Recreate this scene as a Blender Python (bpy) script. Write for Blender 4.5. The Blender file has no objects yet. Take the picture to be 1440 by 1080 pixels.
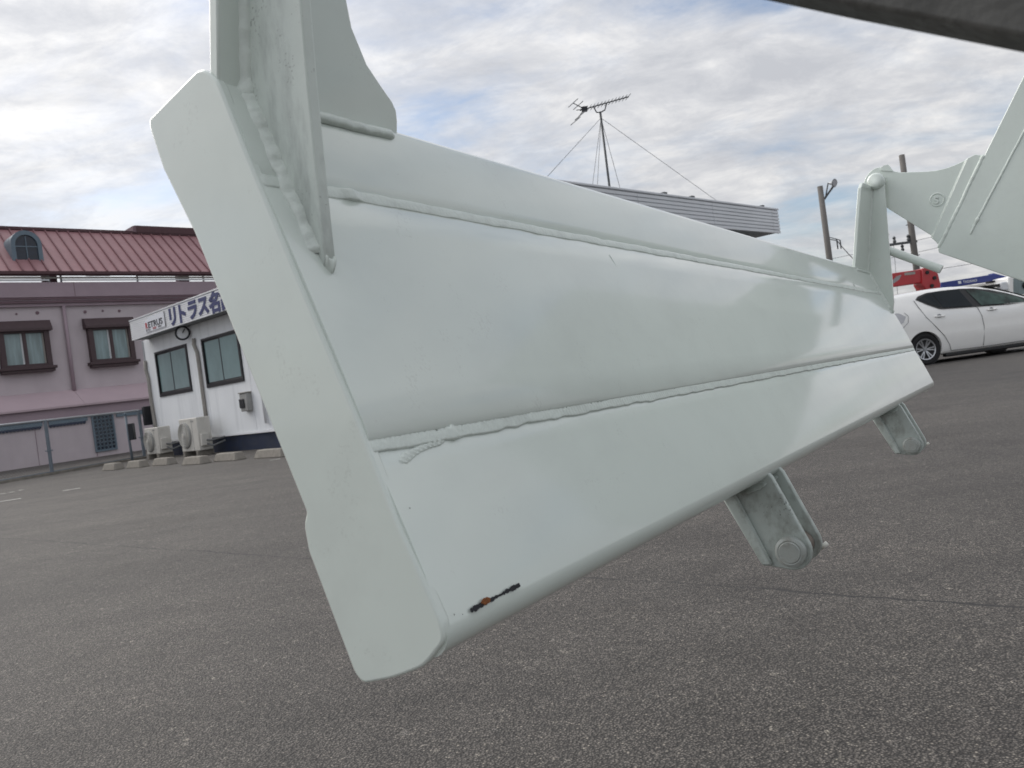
import bpy, bmesh, math, random
from mathutils import Vector, Matrix, noise
random.seed(7)
SC = bpy.context.scene
COL = SC.collection

# ------------------------------------------------------------------ camera
F, ROLL, PITCH, H = 1150.0, math.radians(7.6), math.radians(-0.3), 0.78
FW = Vector((0, math.cos(PITCH), math.sin(PITCH)))
U0 = Vector((0, -math.sin(PITCH), math.cos(PITCH)))
RT = math.cos(ROLL) * Vector((1, 0, 0)) - math.sin(ROLL) * U0
UP = math.sin(ROLL) * Vector((1, 0, 0)) + math.cos(ROLL) * U0
CAM = Vector((0, 0, H))
cd = bpy.data.cameras.new('camera')
cam = bpy.data.objects.new('camera', cd); COL.objects.link(cam)
cam.matrix_world = Matrix(((RT.x, UP.x, -FW.x, CAM.x), (RT.y, UP.y, -FW.y, CAM.y), (RT.z, UP.z, -FW.z, CAM.z), (0, 0, 0, 1)))
cd.sensor_width = 36; cd.lens = 36 * F / 1440
cd.clip_start = 0.02; cd.clip_end = 3000
cd.dof.use_dof = True; cd.dof.focus_distance = 1.0; cd.dof.aperture_fstop = 20
SC.camera = cam

# ------------------------------------------------------------------ sky, sun, exposure
SUN_AZ, SUN_EL = math.radians(-58), math.radians(40)     # azimuth from +Y towards +X
SKY_STRENGTH, CLOUD = 0.10, 0.56
world = bpy.data.worlds.new('World'); SC.world = world; world.use_nodes = True
NT = world.node_tree; NT.nodes.clear()
def wn(t, **k):
    n = NT.nodes.new(t)
    for a, v in k.items(): setattr(n, a, v)
    return n
def wm(op, a, b=None, c=None):
    n = wn('ShaderNodeMath', operation=op)
    for i, v in enumerate((a, b, c)):
        if v is None: continue
        if isinstance(v, (int, float)): n.inputs[i].default_value = v
        else: NT.links.new(v, n.inputs[i])
    return n.outputs[0]
wo = wn('ShaderNodeOutputWorld')
sky = wn('ShaderNodeTexSky', sky_type='NISHITA', sun_disc=False, sun_elevation=SUN_EL, sun_rotation=SUN_AZ, air_density=1.0, dust_density=2.0, ozone_density=1.5)
bg1 = wn('ShaderNodeBackground'); bg1.inputs['Strength'].default_value = SKY_STRENGTH
NT.links.new(sky.outputs[0], bg1.inputs['Color'])
tc = wn('ShaderNodeTexCoord'); sp = wn('ShaderNodeSeparateXYZ'); NT.links.new(tc.outputs['Generated'], sp.inputs[0])
den = wm('ADD', wm('MAXIMUM', sp.outputs['Z'], 0.0), 0.24)
cb = wn('ShaderNodeCombineXYZ')
NT.links.new(wm('DIVIDE', sp.outputs['X'], den), cb.inputs['X']); NT.links.new(wm('DIVIDE', sp.outputs['Y'], den), cb.inputs['Y'])
mp = wn('ShaderNodeMapping'); mp.inputs['Rotation'].default_value = (0, 0, math.radians(35)); mp.inputs['Scale'].default_value = (1.15, 1.7, 1); mp.inputs['Location'].default_value = (9.2, 4.4, 0.0)
NT.links.new(cb.outputs[0], mp.inputs['Vector'])
def wnoise(scale, detail, rough, dist=0.0):
    n = wn('ShaderNodeTexNoise'); NT.links.new(mp.outputs[0], n.inputs['Vector'])
    n.inputs['Scale'].default_value = scale; n.inputs['Detail'].default_value = detail; n.inputs['Roughness'].default_value = rough; n.inputs['Distortion'].default_value = dist
    return n.outputs['Fac']
def wramp(fac, stops):
    r = wn('ShaderNodeValToRGB'); NT.links.new(fac, r.inputs[0]); els = r.color_ramp.elements
    while len(els) > 2: els.remove(els[-1])
    for i, (p, c) in enumerate(stops):
        e = els[i] if i < 2 else els.new(p)
        e.position = p; e.color = (*c, 1)
    return r.outputs[0]
mask = wramp(wnoise(1.45, 11, 0.60, 0.25), [(0.34, (0.18,) * 3), (0.45, (0.72,) * 3), (0.56, (0.98,) * 3)])
tone = wramp(wm('ADD', wm('MULTIPLY', wnoise(3.6, 12, 0.66, 0.3), 0.62), wm('MULTIPLY', wnoise(0.8, 4, 0.5), 0.38)),
             [(0.38, (0.60, 0.615, 0.655)), (0.48, (0.73, 0.738, 0.765)), (0.60, (0.98, 0.97, 0.96))])
# thin cloud brightens towards the hidden sun
vn = wn('ShaderNodeVectorMath', operation='DOT_PRODUCT'); NT.links.new(tc.outputs['Generated'], vn.inputs[0])
vn.inputs[1].default_value = (math.sin(SUN_AZ) * math.cos(SUN_EL), math.cos(SUN_AZ) * math.cos(SUN_EL), math.sin(SUN_EL))
glow = wm('MULTIPLY', wm('POWER', wm('MAXIMUM', vn.outputs['Value'], 0.0), 3.0), 0.16)
bg2 = wn('ShaderNodeBackground'); zen = wm('ADD', wm('MULTIPLY', wm('MAXIMUM', sp.outputs['Z'], 0.0), 0.7), 1.0)      # overcast grows brighter towards the zenith
NT.links.new(wm('MULTIPLY', wm('MULTIPLY', wm('ADD', glow, 1.0), zen), CLOUD), bg2.inputs['Strength'])
NT.links.new(tone, bg2.inputs['Color'])
mx = wn('ShaderNodeMixShader'); NT.links.new(mask, mx.inputs[0]); NT.links.new(bg1.outputs[0], mx.inputs[1]); NT.links.new(bg2.outputs[0], mx.inputs[2])
NT.links.new(mx.outputs[0], wo.inputs['Surface'])
sl = bpy.data.lights.new('sun', 'SUN'); sl.energy = 1.5; sl.angle = math.radians(50); sl.color = (1, 0.96, 0.90)
sun = bpy.data.objects.new('sun', sl); COL.objects.link(sun)
sdir = Vector((math.sin(SUN_AZ) * math.cos(SUN_EL), math.cos(SUN_AZ) * math.cos(SUN_EL), math.sin(SUN_EL)))
sun.rotation_euler = sdir.to_track_quat('Z', 'Y').to_euler(); sun.location = (-20, 5, 20)
vs = SC.view_settings; vs.view_transform = 'Standard'; vs.look = 'None'; vs.gamma = 1; vs.exposure = 0.5; vs.use_curve_mapping = False

# ------------------------------------------------------------------ photo pixel -> direction; distance comes from what it touches
def ray(x, y):
    v = FW * F + RT * (x - 720) + UP * (540 - y)
    return v / v.dot(FW)
def at_z(x, y, z=0.0): r = ray(x, y); return CAM + r * ((z - H) / r.z)
def at_plane(x, y, p, n): r = ray(x, y); return CAM + r * ((p - CAM).dot(n) / r.dot(n))
def at_depth(x, y, d): return CAM + ray(x, y) * d

# ------------------------------------------------------------------ materials
MATS = {}
def mat(name, col, rough=0.6, metal=0.0, var=0.12, scale=6.0, bump=0.0, bscale=60.0, coat=0.0, spec=0.5, dirt=None, dirt_amt=0.0, dirt_scale=(3, 3, 3), stretch=None, trans=0.0, croug=0.06, specks=None):
    m = bpy.data.materials.new(name); m.use_nodes = True; t = m.node_tree; b = t.nodes['Principled BSDF']
    b.inputs['Roughness'].default_value = rough; b.inputs['Metallic'].default_value = metal
    b.inputs['Coat Weight'].default_value = coat; b.inputs['Coat Roughness'].default_value = croug
    b.inputs['Specular IOR Level'].default_value = spec
    b.inputs['Transmission Weight'].default_value = trans
    co = t.nodes.new('ShaderNodeTexCoord'); vec = co.outputs['Object']
    if stretch:
        mpn = t.nodes.new('ShaderNodeMapping'); mpn.inputs['Scale'].default_value = stretch; t.links.new(vec, mpn.inputs['Vector']); vec = mpn.outputs[0]
    n = t.nodes.new('ShaderNodeTexNoise'); n.inputs['Scale'].default_value = scale; n.inputs['Detail'].default_value = 6; n.inputs['Roughness'].default_value = 0.6
    t.links.new(vec, n.inputs['Vector'])
    r = t.nodes.new('ShaderNodeValToRGB'); r.color_ramp.elements[0].position = 0.3; r.color_ramp.elements[1].position = 0.7
    r.color_ramp.elements[0].color = (*[c * (1 - var) for c in col], 1); r.color_ramp.elements[1].color = (*[min(1, c * (1 + var * 0.6)) for c in col], 1)
    t.links.new(n.outputs['Fac'], r.inputs[0]); out = r.outputs[0]
    if dirt:
        mpd = t.nodes.new('ShaderNodeMapping'); mpd.inputs['Scale'].default_value = dirt_scale; t.links.new(co.outputs['Object'], mpd.inputs['Vector'])
        nd = t.nodes.new('ShaderNodeTexNoise'); nd.inputs['Scale'].default_value = 1.0; nd.inputs['Detail'].default_value = 8; nd.inputs['Roughness'].default_value = 0.65
        t.links.new(mpd.outputs[0], nd.inputs['Vector'])
        rd = t.nodes.new('ShaderNodeValToRGB'); rd.color_ramp.elements[0].position = 0.48; rd.color_ramp.elements[1].position = 0.75
        rd.color_ramp.elements[0].color = (0, 0, 0, 1); rd.color_ramp.elements[1].color = (dirt_amt,) * 3 + (1,)
        t.links.new(nd.outputs['Fac'], rd.inputs[0])
        mi = t.nodes.new('ShaderNodeMix'); mi.data_type = 'RGBA'; t.links.new(rd.outputs[0], mi.inputs['Factor']); t.links.new(out, mi.inputs['A']); mi.inputs['B'].default_value = (*dirt, 1); out = mi.outputs['Result']
    if specks:                                             # (size scale, amount, colour): scattered fine dirt
        ns_ = t.nodes.new('ShaderNodeTexNoise'); ns_.inputs['Scale'].default_value = specks[0]; ns_.inputs['Detail'].default_value = 3; t.links.new(co.outputs['Object'], ns_.inputs['Vector'])
        nm_ = t.nodes.new('ShaderNodeTexNoise'); nm_.inputs['Scale'].default_value = specks[0] / 14; nm_.inputs['Detail'].default_value = 3; t.links.new(co.outputs['Object'], nm_.inputs['Vector'])
        ad = t.nodes.new('ShaderNodeMath'); ad.operation = 'MULTIPLY'; t.links.new(ns_.outputs['Fac'], ad.inputs[0]); t.links.new(nm_.outputs['Fac'], ad.inputs[1])
        rs = t.nodes.new('ShaderNodeValToRGB'); rs.color_ramp.elements[0].position = 0.36; rs.color_ramp.elements[1].position = 0.46; rs.color_ramp.elements[0].color = (0, 0, 0, 1); rs.color_ramp.elements[1].color = (specks[1],) * 3 + (1,)
        t.links.new(ad.outputs[0], rs.inputs[0]); ms = t.nodes.new('ShaderNodeMix'); ms.data_type = 'RGBA'; t.links.new(rs.outputs[0], ms.inputs['Factor']); t.links.new(out, ms.inputs['A']); ms.inputs['B'].default_value = (*specks[2], 1); out = ms.outputs['Result']
    t.links.new(out, b.inputs['Base Color'])
    if bump:
        nb = t.nodes.new('ShaderNodeTexNoise'); nb.inputs['Scale'].default_value = bscale; nb.inputs['Detail'].default_value = 4; t.links.new(co.outputs['Object'], nb.inputs['Vector'])
        bp = t.nodes.new('ShaderNodeBump'); bp.inputs['Strength'].default_value = bump; bp.inputs['Distance'].default_value = 0.01
        t.links.new(nb.outputs['Fac'], bp.inputs['Height']); t.links.new(bp.outputs[0], b.inputs['Normal'])
    MATS[name] = m; return m

PAINT = (0.70, 0.765, 0.712)
mat('gate_paint', PAINT, rough=0.30, var=0.035, scale=7, bump=0.012, bscale=70, coat=1.0, croug=0.085, dirt=(0.47, 0.50, 0.47), dirt_amt=0.22, dirt_scale=(6, 10, 10), specks=(420, 0.16, (0.32, 0.33, 0.30)))
mat('gate_paint_grimy', PAINT, rough=0.42, var=0.08, scale=14, bump=0.04, bscale=90, coat=0.15, dirt=(0.19, 0.205, 0.20), dirt_amt=0.85, dirt_scale=(14, 26, 7), specks=(500, 0.5, (0.14, 0.15, 0.14)))
mat('weld_paint', PAINT, rough=0.33, var=0.05, scale=60, bump=0.10, bscale=260, coat=0.3, dirt=(0.35, 0.37, 0.35), dirt_amt=0.35, dirt_scale=(40, 40, 40))
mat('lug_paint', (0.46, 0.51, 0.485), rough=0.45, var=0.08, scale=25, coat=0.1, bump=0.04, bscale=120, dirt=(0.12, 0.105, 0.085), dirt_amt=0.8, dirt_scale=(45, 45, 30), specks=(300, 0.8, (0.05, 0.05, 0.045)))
mat('dark_grey', (0.095, 0.094, 0.088), rough=0.75, var=0.5, scale=22, bump=0.2, bscale=80)
mat('chip_black', (0.012, 0.013, 0.018), rough=0.7, var=0.4, scale=300)
mat('rust', (0.22, 0.075, 0.02), rough=0.9, var=0.5, scale=400)
mat('pin_steel', (0.30, 0.25, 0.22), rough=0.4, metal=0.7, var=0.3, scale=60)
mat('pin_worn', (0.44, 0.47, 0.45), rough=0.38, metal=0.25, var=0.15, scale=90, dirt=(0.16, 0.13, 0.10), dirt_amt=0.6, dirt_scale=(90, 90, 90))
mat('grease_white', (0.75, 0.74, 0.68), rough=0.5, var=0.05)
mat('mauve_wall', (0.50, 0.44, 0.462), rough=0.85, var=0.07, scale=1.2, bump=0.15, bscale=90, dirt=(0.36, 0.30, 0.33), dirt_amt=0.35, dirt_scale=(1.2, 1.2, 0.25))
mat('mauve_band', (0.335, 0.26, 0.295), rough=0.8, var=0.06, scale=2, dirt=(0.27, 0.20, 0.235), dirt_amt=0.4, dirt_scale=(0.8, 0.8, 0.5))
mat('mauve_dark', (0.17, 0.11, 0.13), rough=0.8, var=0.08, scale=2)
mat('mauve_canopy', (0.45, 0.35, 0.38), rough=0.75, var=0.05, scale=1.5)
mat('roof_metal', (0.30, 0.155, 0.165), rough=0.5, var=0.10, scale=2.5, dirt=(0.25, 0.115, 0.125), dirt_amt=0.5, dirt_scale=(2, 2, 2))
mat('roof_seam', (0.20, 0.092, 0.102), rough=0.6, var=0.1)
mat('roof_dark', (0.075, 0.030, 0.036), rough=0.6, var=0.1)
mat('brown_frame', (0.055, 0.030, 0.034), rough=0.55, var=0.12)
mat('slate_trim', (0.12, 0.165, 0.205), rough=0.55, var=0.1)
mat('dormer_glass', (0.010, 0.018, 0.035), rough=0.12, var=0.3)
mat('curtain_glass', (0.20, 0.27, 0.28), rough=0.10, var=0.35, scale=1.6, stretch=(5, 5, 0.5), coat=0.5)
mat('rail_white', (0.72, 0.74, 0.76), rough=0.4, var=0.03)
mat('navy', (0.012, 0.022, 0.055), rough=0.55, var=0.25, scale=3, dirt=(0.05, 0.05, 0.05), dirt_amt=0.5, dirt_scale=(2, 2, 6))
mat('office_white', (0.86, 0.88, 0.90), rough=0.5, var=0.04, scale=1.5, dirt=(0.56, 0.58, 0.60), dirt_amt=0.45, dirt_scale=(5, 5, 0.35))
mat('fascia_white', (0.88, 0.89, 0.91), rough=0.4, var=0.04, scale=3)
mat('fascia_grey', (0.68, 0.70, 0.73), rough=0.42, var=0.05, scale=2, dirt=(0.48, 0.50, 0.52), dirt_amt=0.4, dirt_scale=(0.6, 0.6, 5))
mat('soffit', (0.22, 0.23, 0.24), rough=0.7, var=0.1)
mat('sign_blue', (0.022, 0.033, 0.135), rough=0.5, var=0.06)
mat('sign_red', (0.50, 0.05, 0.055), rough=0.5, var=0.05)
mat('sign_black', (0.022, 0.022, 0.032), rough=0.5, var=0.05)
mat('sign_grey', (0.30, 0.29, 0.30), rough=0.5, var=0.05)
mat('sign_panel', (0.83, 0.85, 0.90), rough=0.3, var=0.03)
mat('black_alu', (0.012, 0.014, 0.017), rough=0.35, var=0.15)
mat('office_glass', (0.22, 0.32, 0.325), rough=0.12, var=0.22, scale=1.0, stretch=(1, 1, 0.6), coat=0.4)
mat('beige_plastic', (0.62, 0.60, 0.555), rough=0.5, var=0.05, dirt=(0.36, 0.34, 0.30), dirt_amt=0.4, dirt_scale=(4, 4, 3))
mat('pipe_beige', (0.33, 0.31, 0.285), rough=0.6, var=0.15)
mat('grille_grey', (0.33, 0.33, 0.32), rough=0.6, var=0.1)
mat('black_box', (0.012, 0.013, 0.018), rough=0.5, var=0.2)
mat('concrete', (0.26, 0.24, 0.21), rough=0.9, var=0.25, scale=9, bump=0.4, bscale=70, dirt=(0.15, 0.135, 0.12), dirt_amt=0.6, dirt_scale=(7, 7, 7))
mat('fence_steel', (0.17, 0.20, 0.235), rough=0.5, var=0.12)
mat('galv', (0.45, 0.47, 0.49), rough=0.4, metal=0.5, var=0.1)
mat('wire', (0.16, 0.165, 0.17), rough=0.6, var=0.1)
mat('pole_concrete', (0.16, 0.15, 0.14), rough=0.85, var=0.15, scale=4)
mat('antenna_metal', (0.10, 0.105, 0.11), rough=0.5, metal=0.4, var=0.1)
mat('car_white', (0.885, 0.88, 0.855), rough=0.22, var=0.02, coat=0.8)
mat('car_glass', (0.010, 0.014, 0.015), rough=0.05, var=0.2, spec=0.3)
mat('car_glass_front', (0.035, 0.065, 0.055), rough=0.05, var=0.9, scale=4, spec=0.35)
mat('car_black', (0.010, 0.010, 0.011), rough=0.5, var=0.2)
mat('seam_grey', (0.16, 0.16, 0.165), rough=0.7, var=0.1)
mat('tyre', (0.012, 0.012, 0.013), rough=0.85, var=0.2)
mat('alloy', (0.55, 0.56, 0.58), rough=0.3, metal=0.75, var=0.05)
mat('lamp_clear', (0.50, 0.51, 0.54), rough=0.12, var=0.2, coat=0.8)
mat('lamp_red', (0.35, 0.015, 0.02), rough=0.15, var=0.1, coat=0.6)
mat('crane_red', (0.42, 0.018, 0.026), rough=0.35, var=0.1, coat=0.4)
mat('crane_blue', (0.012, 0.03, 0.20), rough=0.4, var=0.08, coat=0.3)
mat('truck_grey', (0.28, 0.29, 0.30), rough=0.5, var=0.12)
mat('road_white', (0.62, 0.61, 0.58), rough=0.85, var=0.25, scale=25)

def asphalt():
    m = bpy.data.materials.new('asphalt'); m.use_nodes = True; t = m.node_tree; b = t.nodes['Principled BSDF']; L = t.links.new
    b.inputs['Specular IOR Level'].default_value = 0.5
    co = t.nodes.new('ShaderNodeTexCoord')
    def nz(scale, det=4, ro=0.6):
        n = t.nodes.new('ShaderNodeTexNoise'); n.inputs['Scale'].default_value = scale; n.inputs['Detail'].default_value = det; n.inputs['Roughness'].default_value = ro; L(co.outputs['Object'], n.inputs['Vector']); return n.outputs['Fac']
    def vo(scale, feat='F1', rnd=1.0):
        n = t.nodes.new('ShaderNodeTexVoronoi'); n.feature = feat; n.inputs['Scale'].default_value = scale; n.inputs['Randomness'].default_value = rnd; L(co.outputs['Object'], n.inputs['Vector']); return n
    def ramp(f, st):
        r = t.nodes.new('ShaderNodeValToRGB'); L(f, r.inputs[0]); e = r.color_ramp.elements
        for i, (p, c) in enumerate(st):
            q = e[i] if i < 2 else e.new(p); q.position = p; q.color = (*c, 1)
        return r.outputs[0]
    def mul(a, c):
        x = t.nodes.new('ShaderNodeMix'); x.data_type = 'RGBA'; x.blend_type = 'MULTIPLY'; x.inputs['Factor'].default_value = 1; L(a, x.inputs['A']); L(c, x.inputs['B']); return x.outputs['Result']
    def mixc(f, a, c):
        x = t.nodes.new('ShaderNodeMix'); x.data_type = 'RGBA'; L(f, x.inputs['Factor']); L(a, x.inputs['A'])
        if isinstance(c, tuple): x.inputs['B'].default_value = (*c, 1)
        else: L(c, x.inputs['B'])
        return x.outputs['Result']
    v1 = vo(185); v2 = vo(64)
    sepc = t.nodes.new('ShaderNodeSeparateColor'); L(v1.outputs['Color'], sepc.inputs[0])
    sep2 = t.nodes.new('ShaderNodeSeparateColor'); L(v2.outputs['Color'], sep2.inputs[0])
    grit = ramp(sepc.outputs[0], [(0.0, (0.070, 0.064, 0.059)), (0.60, (0.122, 0.112, 0.103)), (0.95, (0.152, 0.139, 0.127)), (0.998, (0.30, 0.275, 0.24))])
    big = ramp(sep2.outputs[1], [(0.90, (0, 0, 0)), (0.97, (0.35,) * 3), (1.0, (0.9,) * 3)])
    stone = ramp(sep2.outputs[0], [(0.0, (0.15, 0.142, 0.134)), (0.6, (0.19, 0.178, 0.165)), (1.0, (0.34, 0.315, 0.275))])
    c = mixc(big, grit, stone)
    gap = ramp(v1.outputs['Distance'], [(0.20, (1.48, 1.46, 1.43)), (0.58, (0.34, 0.335, 0.33))])
    c = mul(c, gap)
    c = mul(c, ramp(nz(0.35, 5), [(0.32, (0.84, 0.83, 0.83)), (0.68, (1.12, 1.11, 1.09))]))
    c = mul(c, ramp(nz(1.1, 7, 0.68), [(0.34, (0.80, 0.79, 0.79)), (0.50, (1.0,) * 3), (0.68, (1.10, 1.09, 1.08))]))
    st = t.nodes.new('ShaderNodeMapping'); st.inputs['Rotation'].default_value = (0, 0, math.radians(38)); st.inputs['Scale'].default_value = (0.25, 2.6, 1); L(co.outputs['Object'], st.inputs['Vector'])
    sn = t.nodes.new('ShaderNodeTexNoise'); sn.inputs['Scale'].default_value = 1.0; sn.inputs['Detail'].default_value = 5; L(st.outputs[0], sn.inputs['Vector'])
    c = mul(c, ramp(sn.outputs['Fac'], [(0.35, (0.86,) * 3), (0.62, (1.08,) * 3)]))
    c = mul(c, ramp(nz(0.55, 4, 0.6), [(0.60, (1.0,) * 3), (0.68, (0.80, 0.79, 0.78)), (0.80, (0.72, 0.70, 0.69))]))
    c = mul(c, ramp(nz(7, 5, 0.7), [(0.30, (0.86,) * 3), (0.70, (1.12,) * 3)]))
    # old resurfacing streaks and one long crack across the lot
    sp = t.nodes.new('ShaderNodeSeparateXYZ'); L(co.outputs['Object'], sp.inputs[0])
    def mth(op, a, bb=None):
        n = t.nodes.new('ShaderNodeMath'); n.operation = op
        for i, v in enumerate((a, bb)):
            if v is None: continue
            if isinstance(v, (int, float)): n.inputs[i].default_value = v
            else: L(v, n.inputs[i])
        return n.outputs[0]
    line = mth('ADD', mth('MULTIPLY', sp.outputs['X'], 0.8439 * 1.0), sp.outputs['Y'])      # y + 0.84 x = 3.2
    wob = mth('MULTIPLY', mth('SUBTRACT', nz(2.2, 6, 0.65), 0.5), 0.16)
    dist = mth('ABSOLUTE', mth('ADD', mth('SUBTRACT', line, 3.25), wob))
    broken = ramp(nz(1.3, 3), [(0.40, (0.45,) * 3), (0.56, (1,) * 3)])
    cr = t.nodes.new('ShaderNodeMapRange'); L(dist, cr.inputs['Value']); cr.inputs['From Min'].default_value = 0.003; cr.inputs['From Max'].default_value = 0.014; cr.inputs['To Min'].default_value = 1.0; cr.inputs['To Max'].default_value = 0.0
    crf = mth('MULTIPLY', cr.outputs[0], broken)
    c = mixc(crf, c, (0.018, 0.017, 0.017))
    L(c, b.inputs['Base Color'])
    b.inputs['Roughness'].default_value = 0.72
    bp = t.nodes.new('ShaderNodeBump'); bp.inputs['Strength'].default_value = 0.85; bp.inputs['Distance'].default_value = 0.004; bp.invert = True
    L(mth('ADD', v1.outputs['Distance'], mth('MULTIPLY', v2.outputs['Distance'], 0.6)), bp.inputs['Height']); L(bp.outputs[0], b.inputs['Normal'])
    MATS['asphalt'] = m
asphalt()

# ------------------------------------------------------------------ mesh helpers
class MB:
    def __init__(s): s.v = []; s.f = []
    def add(s, vs, fs):
        o = len(s.v); s.v += [tuple(p) for p in vs]; s.f += [tuple(i + o for i in f) for f in fs]; return s
    def box(s, x0, x1, y0, y1, z0, z1):
        return s.add([(x0, y0, z0), (x1, y0, z0), (x1, y1, z0), (x0, y1, z0), (x0, y0, z1), (x1, y0, z1), (x1, y1, z1), (x0, y1, z1)],
                     [(0, 3, 2, 1), (4, 5, 6, 7), (0, 1, 5, 4), (1, 2, 6, 5), (2, 3, 7, 6), (3, 0, 4, 7)])
    def prism(s, poly, t0, t1, fn):
        """poly in 2D, extruded from t0 to t1; fn(p, q, t) -> xyz"""
        n = len(poly)
        return s.add([fn(p, q, t0) for p, q in poly] + [fn(p, q, t1) for p, q in poly],
                     [tuple(range(n)), tuple(range(2 * n - 1, n - 1, -1))] + [(i, (i + 1) % n, n + (i + 1) % n, n + i) for i in range(n)])
    def tube(s, pts, r, n=10, caps=True):
        pts = [Vector(p) for p in pts]; rs = r if isinstance(r, (list, tuple)) else [r] * len(pts)
        vs = []; up = None
        for i, p in enumerate(pts):
            d = (pts[min(i + 1, len(pts) - 1)] - pts[max(i - 1, 0)]).normalized()
            if up is None: up = Vector((0, 0, 1)) if abs(d.z) < 0.9 else Vector((1, 0, 0))
            a = d.cross(up).normalized(); b = a.cross(d).normalized(); up = b
            vs += [p + (a * math.cos(k * 2 * math.pi / n) + b * math.sin(k * 2 * math.pi / n)) * rs[i] for k in range(n)]
        m = len(pts)
        fs = [(i * n + k, i * n + (k + 1) % n, (i + 1) * n + (k + 1) % n, (i + 1) * n + k) for i in range(m - 1) for k in range(n)]
        if caps: fs += [tuple(range(n - 1, -1, -1)), tuple((m - 1) * n + k for k in range(n))]
        return s.add(vs, fs)
    def lathe(s, prof, c, ax, n=28, caps=True):
        """prof: (radius, offset along ax); closed by its ends"""
        ax = Vector(ax).normalized(); t = Vector((0, 0, 1)) if abs(ax.z) < 0.9 else Vector((1, 0, 0)); a = ax.cross(t).normalized(); b = ax.cross(a); c = Vector(c)
        vs = [c + ax * o + (a * math.cos(k * 2 * math.pi / n) + b * math.sin(k * 2 * math.pi / n)) * r for r, o in prof for k in range(n)]
        m = len(prof)
        fs = [(i * n + k, i * n + (k + 1) % n, (i + 1) * n + (k + 1) % n, (i + 1) * n + k) for i in range(m - 1) for k in range(n)]
        if caps: fs += [tuple(range(n)), tuple((m - 1) * n + k for k in range(n))]
        return s.add(vs, fs)
    def grid(s, rows):
        m, n = len(rows), len(rows[0])
        return s.add([p for r in rows for p in r], [(i * n + k, i * n + k + 1, (i + 1) * n + k + 1, (i + 1) * n + k) for i in range(m - 1) for k in range(n - 1)])
    def build(s, name, m, parent=None, smooth=False, bevel=0.0, seg=2, auto=None):
        me = bpy.data.meshes.new(name); me.from_pydata(s.v, [], s.f); me.validate()
        b = bmesh.new(); b.from_mesh(me); bmesh.ops.recalc_face_normals(b, faces=b.faces); b.to_mesh(me); b.free()
        me.materials.append(MATS[m]); o = bpy.data.objects.new(name, me); COL.objects.link(o)
        if parent: o.parent = parent
        if smooth or auto: me.polygons.foreach_set('use_smooth', [True] * len(me.polygons))
        if auto: me.set_sharp_from_angle(angle=math.radians(auto))
        if bevel:
            md = o.modifiers.new('bevel', 'BEVEL'); md.width = bevel; md.segments = seg; md.limit_method = 'ANGLE'; md.angle_limit = math.radians(30); md.harden_normals = False
            me.polygons.foreach_set('use_smooth', [True] * len(me.polygons)); me.set_sharp_from_angle(angle=math.radians(40))
        return o
def share(name, src, parent, loc=None):
    o = src.copy(); o.name = name; COL.objects.link(o); o.parent = parent
    if loc is not None: o.location = loc
    return o
def copy_tree(o, parent=None):
    c = o.copy(); COL.objects.link(c); c.parent = parent
    for ch in o.children: copy_tree(ch, c)
    return c
def empty(name, loc=(0, 0, 0), rz=0.0, mtx=None):
    o = bpy.data.objects.new(name, None); COL.objects.link(o); o.empty_display_size = 0.2
    if mtx is not None: o.matrix_world = mtx
    else: o.location = loc; o.rotation_euler = (0, 0, rz)
    return o
def tag(o, label, cat, group=None):
    o['label'] = label; o['category'] = cat
    if group: o['group'] = group
    return o
def struct(o): o['kind'] = 'structure'; return o
def text_obj(name, s, size, m, parent, mtx, bold=0.0, ext=0.004, xs=1.0):
    cu = bpy.data.curves.new(name, 'FONT'); cu.body = s; cu.size = size; cu.extrude = ext; cu.offset = bold * size; cu.resolution_u = 3
    t = bpy.data.objects.new(name + '_src', cu); COL.objects.link(t)
    dg = bpy.context.evaluated_depsgraph_get(); me = bpy.data.meshes.new_from_object(t.evaluated_get(dg))
    bpy.data.objects.remove(t)
    xs_ = [v.co.x for v in me.vertices]; ys_ = [v.co.y for v in me.vertices]
    for v in me.vertices: v.co.x *= xs
    me.materials.clear(); me.materials.append(MATS[m])
    o = bpy.data.objects.new(name, me); COL.objects.link(o); o.parent = parent; o.matrix_local = mtx
    return o, (min(xs_) * xs, max(xs_) * xs, min(ys_), max(ys_))

# ------------------------------------------------------------------ ground
g = MB().add([(-900, -900, 0), (900, -900, 0), (900, 900, 0), (-900, 900, 0)], [(0, 1, 2, 3)]).build('parking_lot', 'asphalt'); struct(g)
A = Vector((-0.721, 0.693, 0)).normalized(); B = Vector((A.y, -A.x, 0))          # the two wall directions shared by the buildings
def line_mark(p, q, w):
    p, q = Vector(p), Vector(q); d = (q - p).normalized(); n = Vector((-d.y, d.x, 0)) * w / 2; m = MB(); k = max(2, int((q - p).length / 0.12)); rows = []
    for i in range(k + 1):
        c = p.lerp(q, i / k); j1, j2 = random.uniform(0.75, 1), random.uniform(0.75, 1)
        rows.append([c + n * j1 + Vector((0, 0, .004)), c - n * j2 + Vector((0, 0, .004))])
    return m.grid(rows).build('parking_line', 'road_white', g)
for (x0, y0, x1, y1, w) in [(-20, 709, 30, 701, .11), (88, 690.5, 113, 686.5, .10), (-20, 698, 8, 694, .10), (12, 693, 20, 692, .07), (27, 690, 32, 689, .10), (380, 647.5, 394, 645.5, .09), (1338, 506, 1372, 500, .10)]:
    line_mark(at_z(x0, y0), at_z(x1, y1), w)

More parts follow.
